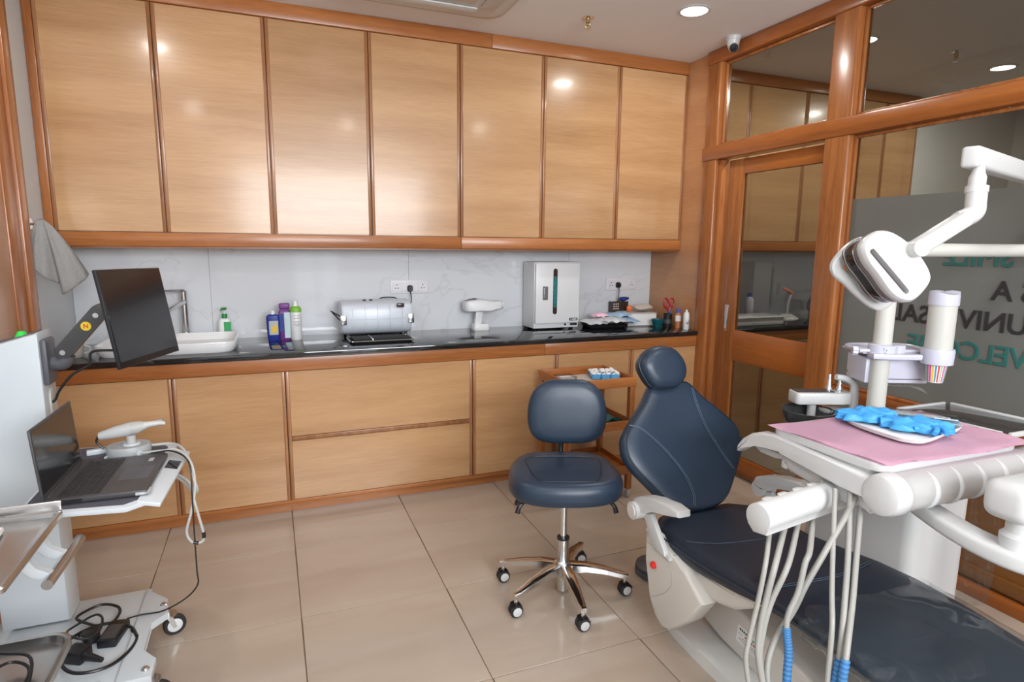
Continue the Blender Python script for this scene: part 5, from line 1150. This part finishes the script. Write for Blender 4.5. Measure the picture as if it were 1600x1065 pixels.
obj('bowl_arm', Tu([(2.06, 1.66, 0.80), (1.98, 1.662, 0.80), (1.90, 1.665, 0.80)], 0.02, 10), 'white_plastic', sp)
hh = obj('head', prism(newbm(), [(p[0], p[1]) for p in rrect(0.225, 0.085, 0.02, 4)], 0.046, Matrix.Translation((1.985, 1.690, 0.902)) @ Matrix.Rotation(-0.35, 4, 'Z'), 0.006), 'white_plastic', sp)
obj('head_inlay', prism(newbm(), rrect(0.15, 0.058, 0.006), 0.003, Matrix.Translation((1.957, 1.702, 0.9465)) @ Matrix.Rotation(-0.35, 4, 'Z')), 'graphite', hh)
obj('head_neck', Cy((1.955, 1.70, 0.845), (1.955, 1.70, 0.905), 0.016, n=16), 'white_plastic', sp)
for x, y, h in ((2.015, 1.68, 0.058), (2.055, 1.665, 0.042)):
    nz = obj('water_nozzle', lathe(newbm(), [(0.011, 0), (0.011, 0.02), (0.008, 0.024), (0.008, h), (0.005, h+0.012), (0.0001, h+0.012)], (x, y, 0.945), 16, cap1=False), 'chrome', sp)
obj('cup_filler', Tu([(2.088, 1.625, 0.86), (2.088, 1.625, 0.95), (2.080, 1.628, 0.985), (2.05, 1.640, 1.003), (2.015, 1.652, 1.010)], lambda t: 0.017-0.006*t, 14), 'white_plastic', sp)
obj('flush_pipe', Tu([(2.10, 1.64, 0.95), (2.085, 1.645, 1.0), (2.075, 1.65, 1.022), (2.07, 1.652, 1.035)], 0.0025, 8), 'chrome', sp)
obj('deck', B(1.985, 2.11, 1.58, 1.70, 0.862, 0.884, 0.008, 2), 'white_plastic', sp)
pole = thing('lamp_pole', 'ivory lamp pole with horizontal arm rising from the water unit', 'pole', (2.061, 1.513, 0.785))
obj('upright', Cy((2.061, 1.513, 0.78), (2.061, 1.513, 1.480), 0.031, n=30), 'ivory_plastic', pole)
obj('elbow', Tu([(2.061, 1.513, 1.47), (2.063, 1.512, 1.490), (2.085, 1.508, 1.497)], 0.030, 18), 'ivory_plastic', pole)
obj('horizontal_arm', Cy((2.07, 1.512, 1.496), (2.74, 1.40, 1.500), 0.024, n=24), 'ivory_plastic', pole)
obj('riser', Cy((2.735, 1.40, 1.47), (2.735, 1.40, 1.735), 0.028, n=24), 'ivory_plastic', pole)
# ------------------------------------------------------------------ operating lamp
lamp = thing('operating_lamp', 'white dental operating lamp with two handle plates on a jointed arm', 'dental lamp', (1.668, 1.196, 1.435))
la, l1, l2 = Vector((0.2867, 0.9503, -0.1219)), Vector((0.4526, -0.2464, -0.857)), Vector((-0.8444, 0.1905, -0.5007))
lc = Vector((1.6677, 1.1963, 1.4352))
def hole_plate(out, sl, sw, M, th, nseg=8):
    """plate with a capsule slot: front ring and back ring around outline and slot, all bridged"""
    n = len(out); a, b = Vector((sl[0][0], sl[0][1], 0)), Vector((sl[1][0], sl[1][1], 0)); d = (b-a).normalized(); q = Vector((-d.y, d.x, 0))
    c = (a+b)/2; slot_pts = []
    for p in out:
        v = Vector((p[0], p[1], 0))-c; u_, v_ = v.dot(d), v.dot(q); hl = (b-a).length/2
        t = math.atan2(v_, u_*sw/(hl+sw)*1.2)
        co, si = math.cos(t), math.sin(t)
        uu = (hl if co > 0 else -hl)*min(1, abs(co)*3)+sw*co; slot_pts.append(c+d*uu+q*sw*si)
    def lift(pts, z, s=1.0, cc=None):
        cc = cc or Vector((sum(p[0] for p in pts)/n, sum(p[1] for p in pts)/n, 0))
        return [M @ Vector((cc.x+(p[0]-cc.x)*s, cc.y+(p[1]-cc.y)*s, z)) for p in pts]
    bm = newbm()
    ring_faces(bm, [lift(slot_pts, th/2*0.9), lift(slot_pts, -th/2*0.7, 1.03), lift(out, -th/2, 0.93), lift(out, -th/2*0.5, 0.99), lift(out, th/2*0.5, 1.0), lift(out, th/2, 0.96), lift(slot_pts, th/2, 1.02), lift(slot_pts, th/2*0.9)], False, False)
    bmesh.ops.remove_doubles(bm, verts=bm.verts[:], dist=0.00005)
    return bm
near = [(-0.1254, 0.0571), (-0.135, 0.0025), (-0.115, -0.0327), (-0.0705, -0.0611), (-0.0101, -0.0789), (0.0509, -0.0811), (0.078, -0.0611), (0.0947, -0.0033), (0.0793, 0.0305), (0.0406, 0.0535), (-0.0259, 0.0631), (-0.0827, 0.0711)]
far = [(-0.090, 0.084), (-0.109, 0.0425), (-0.118, -0.012), (-0.105, -0.055), (-0.05, -0.082), (0.03, -0.085), (0.085, -0.065), (0.120, -0.015), (0.104, 0.030), (0.049, 0.059), (-0.010, 0.078), (-0.056, 0.0957)]
ns = [(p.x, p.y) for p in smooth_pts([(a, b, 0) for a, b in near], 4, True)]; fs_ = [(p.x, p.y) for p in smooth_pts([(a, b, 0) for a, b in far], 4, True)]
MN = basis(lc+la*0.012, l1, l2, la); MF = basis(lc+la*0.135, l1, l2, la)
obj('handle_plate', hole_plate(ns, ((-0.088, 0.040), (0.056, 0.008)), 0.0085, MN, 0.034), 'white_plastic', lamp)
obj('slot_liner', prism(newbm(), [(p[0], p[1]) for p in rrect(0.17, 0.024, 0.01)], 0.004, MN @ Matrix.Translation((-0.016, 0.024, 0.010)) @ Matrix.Rotation(-0.22, 4, 'Z')), 'lamp_rim', lamp)
obj('handle_plate', hole_plate(fs_, ((-0.056, 0.050), (0.060, 0.014)), 0.0110, MF, 0.022), 'white_plastic', lamp)
mid = [(a*0.985, b*0.97) for a, b in ns]
obj('rim', pad(newbm(), mid, [(0.97, 0.0), (1.0, 0.003), (1.0, 0.018), (0.98, 0.020)], MN @ Matrix.Translation((0, 0, 0.012))), 'lamp_rim', lamp)
ln = obj('reflector_lens', pad(newbm(), [(a*0.93+0.002, b*0.90+0.004) for a, b in ns], [(0.98, 0.0), (0.99, 0.02), (0.99, 0.045), (0.97, 0.062)], MN @ Matrix.Translation((0, 0, 0.030))), 'lamp_lens', lamp)
obj('spacer', pad(newbm(), [(a*0.80-0.004, b*0.70-0.014) for a, b in ns], [(1.0, 0.0), (1.0, 0.05)], MN @ Matrix.Translation((0, 0, 0.088))), 'white_plastic', lamp)
for z in (0.034, 0.076): obj('chrome_trim', pad(newbm(), [(a*0.945+0.002, b*0.925+0.004) for a, b in ns], [(0.99, 0), (1.0, 0.001), (1.0, 0.003), (0.99, 0.004)], MN @ Matrix.Translation((0, 0, z))), 'chrome', ln)
hub = lc+l1*(-0.036)+l2*(-0.068)+la*0.0
J0, J1, J2 = Vector((1.752, 1.205, 1.510)), Vector((1.868, 1.174, 1.585)), Vector((1.912, 1.166, 1.618))
obj('joint_hub', Cy(hub-la*0.035, hub+la*0.05, 0.024, n=24), 'white_plastic', lamp)
d = (J1-hub).normalized(); sd = d.cross(Vector((0, 0, 1))).normalized(); nn = sd.cross(d)
LL = (J1-hub).length
obj('link_arm', box(newbm(), 0, LL+0.012, -0.020, 0.020, -0.022, 0.022, 0.008, 3, basis(hub-la*0.01, d, -sd, nn)), 'white_plastic', lamp)
obj('elbow', Tu([J1-d*0.006, J2+Vector((-0.002, 0, -0.012)), J2+Vector((0.004, 0.001, 0.02)), (1.916, 1.168, 1.668)], 0.0265, 18, 6), 'white_plastic', lamp)
obj('collar', Cy((1.917, 1.169, 1.664), (1.918, 1.170, 1.682), 0.029, n=26), 'white_plastic', lamp)
obj('swivel', lathe(newbm(), [(0.022, 0), (0.022, 0.028), (0.017, 0.040), (0.015, 0.062)], (1.919, 1.172, 1.680), 24), 'white_plastic', lamp)
T0, T1 = Vector((1.893, 1.180, 1.764)), Vector((2.735, 1.400, 1.752))
d = (T1-T0).normalized(); sd = d.cross(Vector((0, 0, 1))).normalized(); nn = sd.cross(d)
obj('spring_arm', box(newbm(), -0.012, (T1-T0).length+0.04, -0.024, 0.024, -0.030, 0.030, 0.010, 3, basis(T0, d, -sd, nn)), 'white_plastic', lamp)

# ------------------------------------------------------------------ tissue holder and cup dispenser on the pole
cd = thing('cup_dispenser', 'pale tube cup dispenser clamped to the ivory pole', 'cup dispenser', (2.19, 1.392, 1.09))
tx, ty = 2.195, 1.400
obj('tube', lathe(newbm(), [(0.043, 0), (0.043, 0.185), (0.040, 0.185), (0.040, 0.0)], (tx, ty, 1.145), 30, cap0=False, cap1=False), 'ivory_plastic', cd)
bm = newbm(); R = []
for s, z in ((1.0, 0.0), (1.0, 0.03), (0.97, 0.044), (0.6, 0.046), (0.1, 0.044)):
    R.append([Vector((tx+0.0465*s*math.cos(t), ty+0.0465*s*math.sin(t), 1.308+z+0.006*math.cos(t*2+0.8)*(1 if z > 0 else 0))) for t in [2*PI*i/30 for i in range(30)]])
ring_faces(bm, R); obj('lid', bm, 'lilac_plastic', cd)
obj('ring', lathe(newbm(), [(0.038, 0), (0.050, 0.001), (0.052, 0.045), (0.050, 0.055), (0.044, 0.055), (0.044, 0.002)], (tx, ty, 1.098), 30, cap0=False, cap1=False), 'lilac_plastic', cd)
obj('cup_brim', lathe(newbm(), [(0.034, 0.0), (0.036, 0.002), (0.036, 0.004), (0.034, 0.005)], (tx, ty, 1.0955), 30), 'paper_white', cd)
cu = thing('paper_cup', 'colourful striped paper cup hanging from the cup dispenser', 'paper cup', (tx, ty, 1.032))
obj('cup', lathe(newbm(), [(0.0255, 1.032), (0.0265, 1.034), (0.0345, 1.096)], (tx, ty, 0), 30), 'paper_white', cu)
cols = ['stripe_pink', 'yellow', 'stripe_teal', 'red', 'stripe_green', 'stripe_pink', 'blue_tray', 'yellow', 'red', 'stripe_teal', 'stripe_green', 'stripe_pink']
for k in range(24):
    a0 = 2*PI*k/24; bm = newbm(); aa = [a0+0.15*j/2 for j in range(3)]
    ring_faces(bm, [[Vector((tx+q*math.cos(a), ty+q*math.sin(a), z)) for a in aa] for q, z in ((0.0270, 1.0345), (0.0349, 1.0955))], False, False, False)
    obj('stripe', bm, cols[k % 12], cu)
obj('clamp_arm', prism(newbm(), [(1.995, -0.02), (2.06, -0.026), (2.16, -0.016), (2.16, 0.010), (2.06, 0.022), (1.995, 0.02)], 0.020, Matrix.Translation((0, 0, 1.110)) @ Matrix.Translation((2.05, 1.480, 0)) @ Matrix.Rotation(-0.50, 4, 'Z') @ Matrix.Translation((-2.05, 0, 0)), 0.004), 'lilac_plastic', cd)
obj('clamp', lathe(newbm(), [(0.0318, 0), (0.044, 0), (0.045, 0.004), (0.045, 0.050), (0.0318, 0.054)], (2.061, 1.513, 1.106), 30, cap0=False, cap1=False), 'lilac_plastic', cd)
obj('clamp_block', B(2.075, 2.115, 1.460, 1.500, 1.104, 1.158, 0.004), 'lilac_plastic', cd)
obj('clamp_mark', text_bm('3', 0.042, 0.002, 0.001, basis((2.035, 1.4745, 1.133), Vector((0.83, -0.56, 0)), (0, 0, 1), Vector((-0.56, -0.83, 0)))), 'lilac_plastic', cd)
bm = newbm()
for k in range(6):
    a = 2*PI*k/6; cyl(bm, Vector((1.972, 1.548, 1.133))+Vector((0, 0, 1))*math.cos(a)*0.010+Vector((0.6, 0.8, 0))*math.sin(a)*0.010+Vector((0.006, -0.004, 0)), Vector((1.972, 1.548, 1.133))+Vector((0, 0, 1))*math.cos(a)*0.010+Vector((0.6, 0.8, 0))*math.sin(a)*0.010+Vector((-0.008, 0.006, 0)), 0.0065, n=10)
cyl(bm, (1.982, 1.542, 1.133), (2.022, 1.530, 1.133), 0.007, n=12)
obj('clamp_knob', bm, 'lilac_plastic', cd)
th = thing('tissue_box', 'pale lilac tissue box holder hanging behind the ivory pole', 'tissue box', (2.14, 1.55, 1.0))
M = Matrix.Translation((2.155, 1.555, 1.010)) @ Matrix.Rotation(-0.40, 4, 'Z')
obj('box', box(newbm(), -0.115, 0.115, -0.065, 0.065, 0.0, 0.095, 0.004, 2, M), 'lilac_plastic', th)
obj('shelf', box(newbm(), -0.135, 0.11, -0.075, 0.075, 0.110, 0.117, 0.003, 2, M), 'lilac_plastic', th)
obj('shelf_rim', tube(newbm(), [M @ Vector((p[0]-0.012, p[1], 0.122)) for p in rrect(0.25, 0.155, 0.05, 5)+[rrect(0.25, 0.155, 0.05, 5)[0]]], 0.007, 8, 1, False), 'lilac_plastic', th)
obj('post', box(newbm(), -0.02, 0.02, -0.02, 0.02, 0.09, 0.113, M=M), 'lilac_plastic', th)
obj('slot', box(newbm(), -0.08, 0.09, -0.0662, -0.0645, 0.014, 0.017, M=M), 'graphite', th)
def tissue(u, v): return M @ Vector((-0.10+0.235*u, -0.045+0.05*v, -0.004-0.020*math.sin(u*PI)*(0.4+0.6*v)-0.035*u**6+0.004*math.sin(u*23+v*3)))
bm = newbm(); grid(bm, 22, 6, tissue); bmesh.ops.solidify(bm, geom=bm.faces[:], thickness=0.001)
obj('tissue', bm, 'paper_white', th, ang=60)

# ================================================================== DELIVERY UNIT (tray over the chair)
du = thing('delivery_unit', 'white dental delivery unit with tray, ribbed front roller and instrument bar', 'delivery unit', (1.80, 1.25, 0.70))
obj('body', prism(newbm(), rrect(0.56, 0.38, 0.05, 5, 1.80, 1.275), 0.062, Matrix.Translation((0, 0, 0.835)), 0.012, 3), 'white_plastic', du)
obj('tray_top', prism(newbm(), rrect(0.600, 0.400, 0.04, 6, 1.812, 1.268), 0.024, Matrix.Translation((0, 0, 0.896)), 0.006, 3), 'white_plastic', du)
wing = [(1.590, 0.797), (1.586, 0.820), (1.562, 0.852), (1.525, 0.880), (1.485, 0.896), (1.43, 0.899), (1.30, 0.892), (1.10, 0.885), (1.06, 0.872), (1.05, 0.830), (1.10, 0.815), (1.17, 0.838), (1.30, 0.842), (1.40, 0.846), (1.46, 0.860), (1.505, 0.852), (1.55, 0.822), (1.578, 0.798)]
obj('side_wing', ngon_yz(wing, 1.485, 1.530, 0.010, 3), 'white_plastic', du)
obj('grip_lever', ngon_yz([(1.545, 0.826), (1.51, 0.846), (1.47, 0.850), (1.40, 0.840), (1.40, 0.822), (1.45, 0.812), (1.51, 0.812)], 1.520, 1.555, 0.007, 2), 'white_plastic', du)
obj('lever_stop', B(1.515, 1.545, 1.390, 1.415, 0.795, 0.822, 0.004), 'white_plastic', du)
obj('lower_cover', ngon_yz([(1.42, 0.842), (1.42, 0.815), (1.38, 0.790), (1.20, 0.772), (1.10, 0.770), (1.08, 0.842)], 1.515, 2.02, 0.012, 3), 'white_plastic', du)
rp = [(0.0001, 0), (0.038, 0.001), (0.052, 0.008), (0.056, 0.02), (0.057, 0.055), (0.054, 0.06), (0.0535, 0.075)]
ML_ = basis((1.478, 1.052, 0.848), (0, 1, 0), (0, 0, 1), (1, 0, 0))
rol = obj('front_roller', lathe(newbm(), rp+[(0.0535, 0.595), (0.056, 0.60), (0.056, 0.612), (0.045, 0.622), (0.0001, 0.624)], (0, 0, 0), 36, ML_, False, False), 'roller_grey', du)
obj('roller_cap', lathe(newbm(), [(0.0001, -0.001), (0.039, 0.0), (0.053, 0.007), (0.0572, 0.02), (0.0582, 0.055), (0.0545, 0.062)], (0, 0, 0), 36, ML_, False, False), 'white_plastic', rol)
for k in range(5):
    xx = 0.160+k*0.098; bm = newbm(); R = []
    for t in [PI*0.52+PI*0.98*i/14 for i in range(15)]:
        e = math.sin(PI*(t-PI*0.52)/(PI*0.98)); w2 = 0.002+0.007*e
        R.append([ML_ @ Vector((q*math.cos(t), q*math.sin(t), xx+dz-0.02*(t-PI)/PI)) for q, dz in ((0.0525, -w2), (0.0525+0.007*e, -w2*0.4), (0.0525+0.007*e, w2*0.4), (0.0525, w2))])
    ring_faces(bm, R); obj('grip_rib', bm, 'white_plastic', rol)
# instrument bar with the hoses
b0, b1 = Vector((1.205, 1.188, 0.772)), Vector((1.63, 1.246, 0.778))
d = (b1-b0).normalized(); sdv = Vector((0, 0, 1)).cross(d).normalized()
prof = [(0.040*math.cos(t), 0.040*math.sin(t)) for t in [(-40+260*i/22)*PI/180 for i in range(23)]]
prof = [(x, y) for x, y in prof]+[(-0.030, -0.040), (0.012, -0.046)]
bar = obj('instrument_bar', prism(newbm(), prof[::-1], (b1-b0).length, basis(b0, -sdv, (0, 0, 1), d) if (-sdv).cross(Vector((0, 0, 1))).dot(d) > 0 else basis(b0, sdv, (0, 0, 1), d), 0.003), 'white_plastic', du)
for k in range(6):
    c = b0+d*(0.055+k*0.066)+Vector((0, 0, -0.043)); obj('hose_gland', lathe(newbm(), [(0.011, 0.004), (0.011, -0.006), (0.007, -0.010)], c, 14), 'white_plastic', bar)
    c = b0+d*(0.055+k*0.066)+Vector((0, 0, 0.038)); obj('holder_rest', prism(newbm(), rrect(0.038, 0.02, 0.008), 0.004, basis(c+sdv*0.014-Vector((0, 0, 0.003)), d, sdv, (0, 0, 1)), 0.0015), 'white_plastic', bar)
obj('bar_neck', Tu([b1-d*0.06+Vector((0, 0, 0.02)), b1-d*0.03+Vector((0, 0.01, 0.05)), (1.66, 1.25, 0.80)], 0.026, 12), 'white_plastic', du)
# supporting arm
bm = newbm(); R = []
pth = smooth_pts([(1.735, 1.24, 0.800), (1.715, 1.14, 0.786), (1.695, 1.05, 0.770), (1.682, 0.96, 0.756), (1.680, 0.88, 0.748), (1.690, 0.82, 0.745), (1.715, 0.775, 0.745)], 5)
for i, p in enumerate(pth):
    dd = (pth[min(i+1, len(pth)-1)]-pth[max(i-1, 0)]).normalized(); hz = Vector((-dd.y, dd.x, 0)).normalized(); vt = dd.cross(hz); t = i/(len(pth)-1)
    R.append([p+hz*a+vt*b for a, b in rrect(0.062+0.022*t, 0.040+0.010*t, 0.012, 3)])
ring_faces(bm, R); obj('support_arm', bm, 'white_plastic', du)
obj('arm_post', lathe(newbm(), [(0.040, 0.735), (0.040, 0.800), (0.034, 0.806), (0.030, 0.810), (0.030, 0.870)], (1.700, 0.835, 0), 28), 'white_plastic', du)
obj('arm_block', B(1.625, 1.83, 0.785, 0.895, 0.845, 0.945, 0.030, 4), 'white_plastic', du)
obj('upper_arm', tube(newbm(), [(1.80, 0.84, 0.90), (2.1, 0.86, 0.90), (2.45, 0.95, 0.89), (2.50, 1.10, 0.85), (2.40, 1.35, 0.70), (2.25, 1.45, 0.60)], 0.035, 14, 5), 'white_plastic', du)

def hose(pts, label, rad=0.0075, blue=None):
    h = thing('instrument_hose', label, 'hose', pts[0], 0, 'hoses of the delivery unit')
    P = smooth_pts(pts, 6)
    obj('tube', tube(newbm(), P, rad, 10, 1, False), 'hose', h)
    for b_ in (blue or []):
        i0, i1 = int(len(P)*b_[0]), int(len(P)*b_[1]); seg = smooth_pts(P[i0:i1], 3)
        sl_ = obj('blue_sleeve', tube(newbm(), seg, rad+0.0022, 12, 1, False), 'hose_blue', h)
        bm = newbm(); k = 0
        for a, b in zip(seg[::2], seg[1::2]): cyl(bm, a, b, rad+0.0032, n=12)
        obj('sleeve_rings', bm, 'hose_blue_light', sl_)
    return h
k_ = 0.925
def sc_(p, k=k_): return (p[0]*k, p[1]*k, 1.5-(1.5-p[2])*k)
A_ = [(1.260, 1.196, 0.724), (1.199, 1.143, 0.663), (1.173, 1.135, 0.552), (1.147, 1.129, 0.459), (1.137, 1.121, 0.391), (1.16, 1.09, 0.25), (1.22, 1.04, 0.19), (1.262, 0.99, 0.24), (1.268, 0.98, 0.33)]
F_ = [sc_(p) for p in ((1.372, 1.061, 0.331), (1.390, 1.077, 0.470), (1.394, 1.090, 0.557), (1.403, 1.111, 0.696))]
hose(A_+F_[:2]+[(1.327, 1.038, 0.602), (1.384, 1.092, 0.671), (1.447, 1.152, 0.784), (1.465, 1.17, 0.825)], 'grey instrument hose looping from the left end of the bar', 0.0068)
B_ = [(1.326, 1.205, 0.724), (1.224, 1.133, 0.663), (1.196, 1.128, 0.569), (1.176, 1.122, 0.484), (1.169, 1.112, 0.408), (1.19, 1.08, 0.26), (1.205, 1.06, 0.20), (1.203, 1.08, 0.27)]
E_ = [(1.201, 1.110, 0.360), (1.233, 1.125, 0.433), (1.291, 1.120, 0.521), (1.322, 1.115, 0.591), (1.384, 1.112, 0.687), (1.490, 1.134, 0.784), (1.525, 1.15, 0.82)]
hose(B_+E_, 'grey instrument hose that crosses the others diagonally up to the tray', 0.0085)
C_ = [(1.385, 1.213, 0.726), (1.256, 1.120, 0.663), (1.208, 1.122, 0.561), (1.183, 1.118, 0.476), (1.173, 1.107, 0.391), (1.20, 1.07, 0.24), (1.26, 1.0, 0.17), (1.30, 0.94, 0.24)]
G_ = [sc_(p) for p in ((1.387, 1.047, 0.287), (1.408, 1.059, 0.404), (1.425, 1.072, 0.522), (1.441, 1.087, 0.644))]
hose(C_+G_[:2]+[(1.357, 1.023, 0.586), (1.423, 1.077, 0.672), (1.487, 1.136, 0.784), (1.50, 1.15, 0.825)], 'grey instrument hose with one short blue sleeve at the lower picture edge', 0.0080, [(0.555, 0.690)])
D_ = [(1.450, 1.222, 0.726), (1.330, 1.12, 0.69), (1.298, 1.104, 0.664), (1.276, 1.099, 0.587), (1.252, 1.100, 0.536), (1.243, 1.097, 0.494), (1.244, 1.084, 0.426), (1.236, 1.069, 0.315), (1.25, 1.03, 0.20), (1.29, 0.96, 0.17), (1.325, 0.93, 0.24)]
H_ = [sc_(p, 0.912) for p in ((1.407, 1.039, 0.288), (1.424, 1.052, 0.404), (1.443, 1.065, 0.523), (1.461, 1.079, 0.645))]
hose(D_+H_[:2]+[(1.376, 1.015, 0.586), (1.444, 1.068, 0.672), (1.513, 1.122, 0.767), (1.53, 1.14, 0.80)], 'grey instrument hose with two ringed blue sleeves, one long and one short', 0.0080, [(0.31, 0.50), (0.64, 0.752)])

# ------------------------------------------------------------------ on the tray
def sheet(name, corners, nx, ny, z, amp, mat, label, cat, th=0.001, edge=0.0):
    c = [Vector((x, y, 0)) for x, y in corners]
    def f(u, v):
        p = (c[0]*(1-u)+c[1]*u)*(1-v)+(c[3]*(1-u)+c[2]*u)*v; e = min(u, 1-u, v, 1-v)
        return Vector((p.x, p.y, z+amp*(0.5+0.5*math.sin(u*9+v*4))*(1 if e < 0.12 else 0.35)+edge*math.sin(u*17+v*13)*(1 if e < 0.05 else 0)))
    bm = newbm(); grid(bm, nx, ny, f); bmesh.ops.solidify(bm, geom=bm.faces[:], thickness=th)
    return tag(obj(name, bm, mat, ang=60), label, cat)
sheet('pink_liner', ((1.518, 1.055), (2.135, 1.035), (2.170, 1.420), (1.500, 1.470)), 30, 20, 0.9225, 0.004, 'pink_paper', 'pink paper sheet covering the tray of the delivery unit', 'paper', 0.0008, 0.002)
pt = thing('pouch_tray', 'white paper tray pouch with raised edges lying on the pink paper', 'tray', (1.86, 1.27, 0.928))
c4 = [(1.725, 1.215), (1.735, 1.165), (1.785, 1.140), (1.930, 1.170), (2.030, 1.195), (2.055, 1.270), (1.985, 1.400), (1.88, 1.425), (1.775, 1.405), (1.735, 1.33)]
oo = [(p.x, p.y) for p in smooth_pts([(a, b, 0) for a, b in c4], 5, True)]
obj('paper', pad(newbm(), oo, [(0.90, 0.9285), (0.97, 0.931), (1.02, 0.944), (1.015, 0.945), (0.95, 0.936), (0.4, 0.934)]), 'paper_white', pt)
def glove(nm, cx, cy, z, rz, label, seed):
    rnd = random.Random(seed); M = Matrix.Translation((cx, cy, z)) @ Matrix.Rotation(rz, 4, 'Z')
    bm = newbm(); bmesh.ops.create_icosphere(bm, subdivisions=4, radius=1)
    for v in bm.verts:
        n = v.co.normalized(); k = 1+0.10*math.sin(n.x*9+seed)+0.07*math.sin(n.y*14+n.x*5)+0.05*math.sin(n.x*23+n.y*17)
        v.co = M @ Vector((n.x*0.098*k, n.y*0.058*k, max(-0.004, n.z*0.026*k*(1+0.35*math.sin(n.x*11+n.y*6)))))
    g = thing(nm, label, 'glove', (cx, cy, z-0.004), 0, 'blue gloves on the tray')
    obj('palm', bm, 'blue_nitrile', g, ang=70)
    for k, (a, ln, off) in enumerate(((-0.9, 0.06, -0.02), (-2.3, 0.075, -0.005), (-2.8, 0.07, 0.02), (2.6, 0.06, 0.03), (-1.4, 0.055, -0.03))):
        p0 = Vector((0.045+off*0.6, off, 0.010)); p1 = p0+Vector((math.cos(a)*ln*0.55, math.sin(a)*ln*0.55, 0.004)); p2 = p0+Vector((math.cos(a-0.3)*ln, math.sin(a-0.3)*ln, -0.004))
        obj('finger', tube(newbm(), [M @ p0, M @ p1, M @ p2], lambda t: 0.0105-0.003*t, 10, 5), 'blue_nitrile', g, ang=70)
    obj('cuff', tube(newbm(), [M @ Vector((-0.05, 0.0, 0.004)), M @ Vector((-0.075, 0.015, 0.004)), M @ Vector((-0.098, 0.018, 0.002))], lambda t: 0.015+0.003*t, 12, 5), 'blue_nitrile', g, ang=70)
glove('nitrile_glove', 1.825, 1.355, 0.948, -0.45, 'crumpled bright blue nitrile glove at the far left of the pouch', 3)
glove('nitrile_glove', 1.865, 1.225, 0.948, -0.65, 'crumpled bright blue nitrile glove nearest to the ribbed roller', 7)
M = Matrix.Translation((1.955, 1.30, 0.958)) @ Matrix.Rotation(-0.9, 4, 'Z')
ip = thing('instrument_pouch', 'clear sterilisation pouch with steel instruments beside the blue gloves', 'pouch', (1.955, 1.30, 0.952))
obj('film', box(newbm(), -0.12, 0.12, -0.032, 0.032, -0.004, 0.010, 0.004, 2, M), 'clear_plastic', ip)
obj('paper_back', box(newbm(), -0.125, 0.125, -0.036, 0.036, -0.006, -0.0045, M=M), 'pouch_blue', ip)
for k in range(3): obj('instrument', cyl(newbm(), M @ Vector((-0.10, -0.016+k*0.015, 0.002)), M @ Vector((0.10, -0.012+k*0.013, 0.002)), 0.0035, 0.0025, 10), 'chrome', ip)

# assistant tray with smoked glass on the right
at = thing('assistant_tray', 'smoked glass assistant tray with white edge strips behind the pink paper', 'tray', (2.42, 1.40, 0.85))
vz = 0.862
q4 = [(2.300, 1.590), (2.585, 1.585), (2.620, 1.22), (2.340, 1.225)]
obj('glass', ngon_xy([(x, y) for x, y in q4][::-1], vz, vz+0.008, 0.001), 'tray_glass', at)
for (a, b) in (((2.295, 1.592), (2.575, 1.590)), ((2.590, 1.575), (2.622, 1.225)), ((2.345, 1.222), (2.60, 1.218)), ((2.298, 1.575), (2.336, 1.24))):
    v = Vector((b[0]-a[0], b[1]-a[1], 0)); l = v.length; v.normalize()
    obj('edge_strip', box(newbm(), 0, l, -0.006, 0.006, -0.002, 0.016, 0.003, 2, basis((a[0], a[1], vz), v, Vector((0, 0, 1)).cross(v), (0, 0, 1))), 'white_plastic', at)
obj('support', Tu([(2.44, 1.41, 0.858), (2.42, 1.42, 0.80), (2.30, 1.45, 0.72), (2.22, 1.47, 0.66)], 0.022, 12), 'white_plastic', at)
# clear plastic hanging below the tray with a thin lead
def hang(u, v): return Vector((2.075+0.085*u+0.02*math.sin(v*3), 1.175-0.05*u+0.015*math.sin(u*6), 0.80-0.50*v*(1-0.1*u)))
bm = newbm(); grid(bm, 10, 16, hang); bmesh.ops.solidify(bm, geom=bm.faces[:], thickness=0.002)
tag(obj('plastic_sleeve', bm, 'clear_film', ang=60), 'clear plastic sleeve hanging below the delivery unit', 'plastic sleeve')
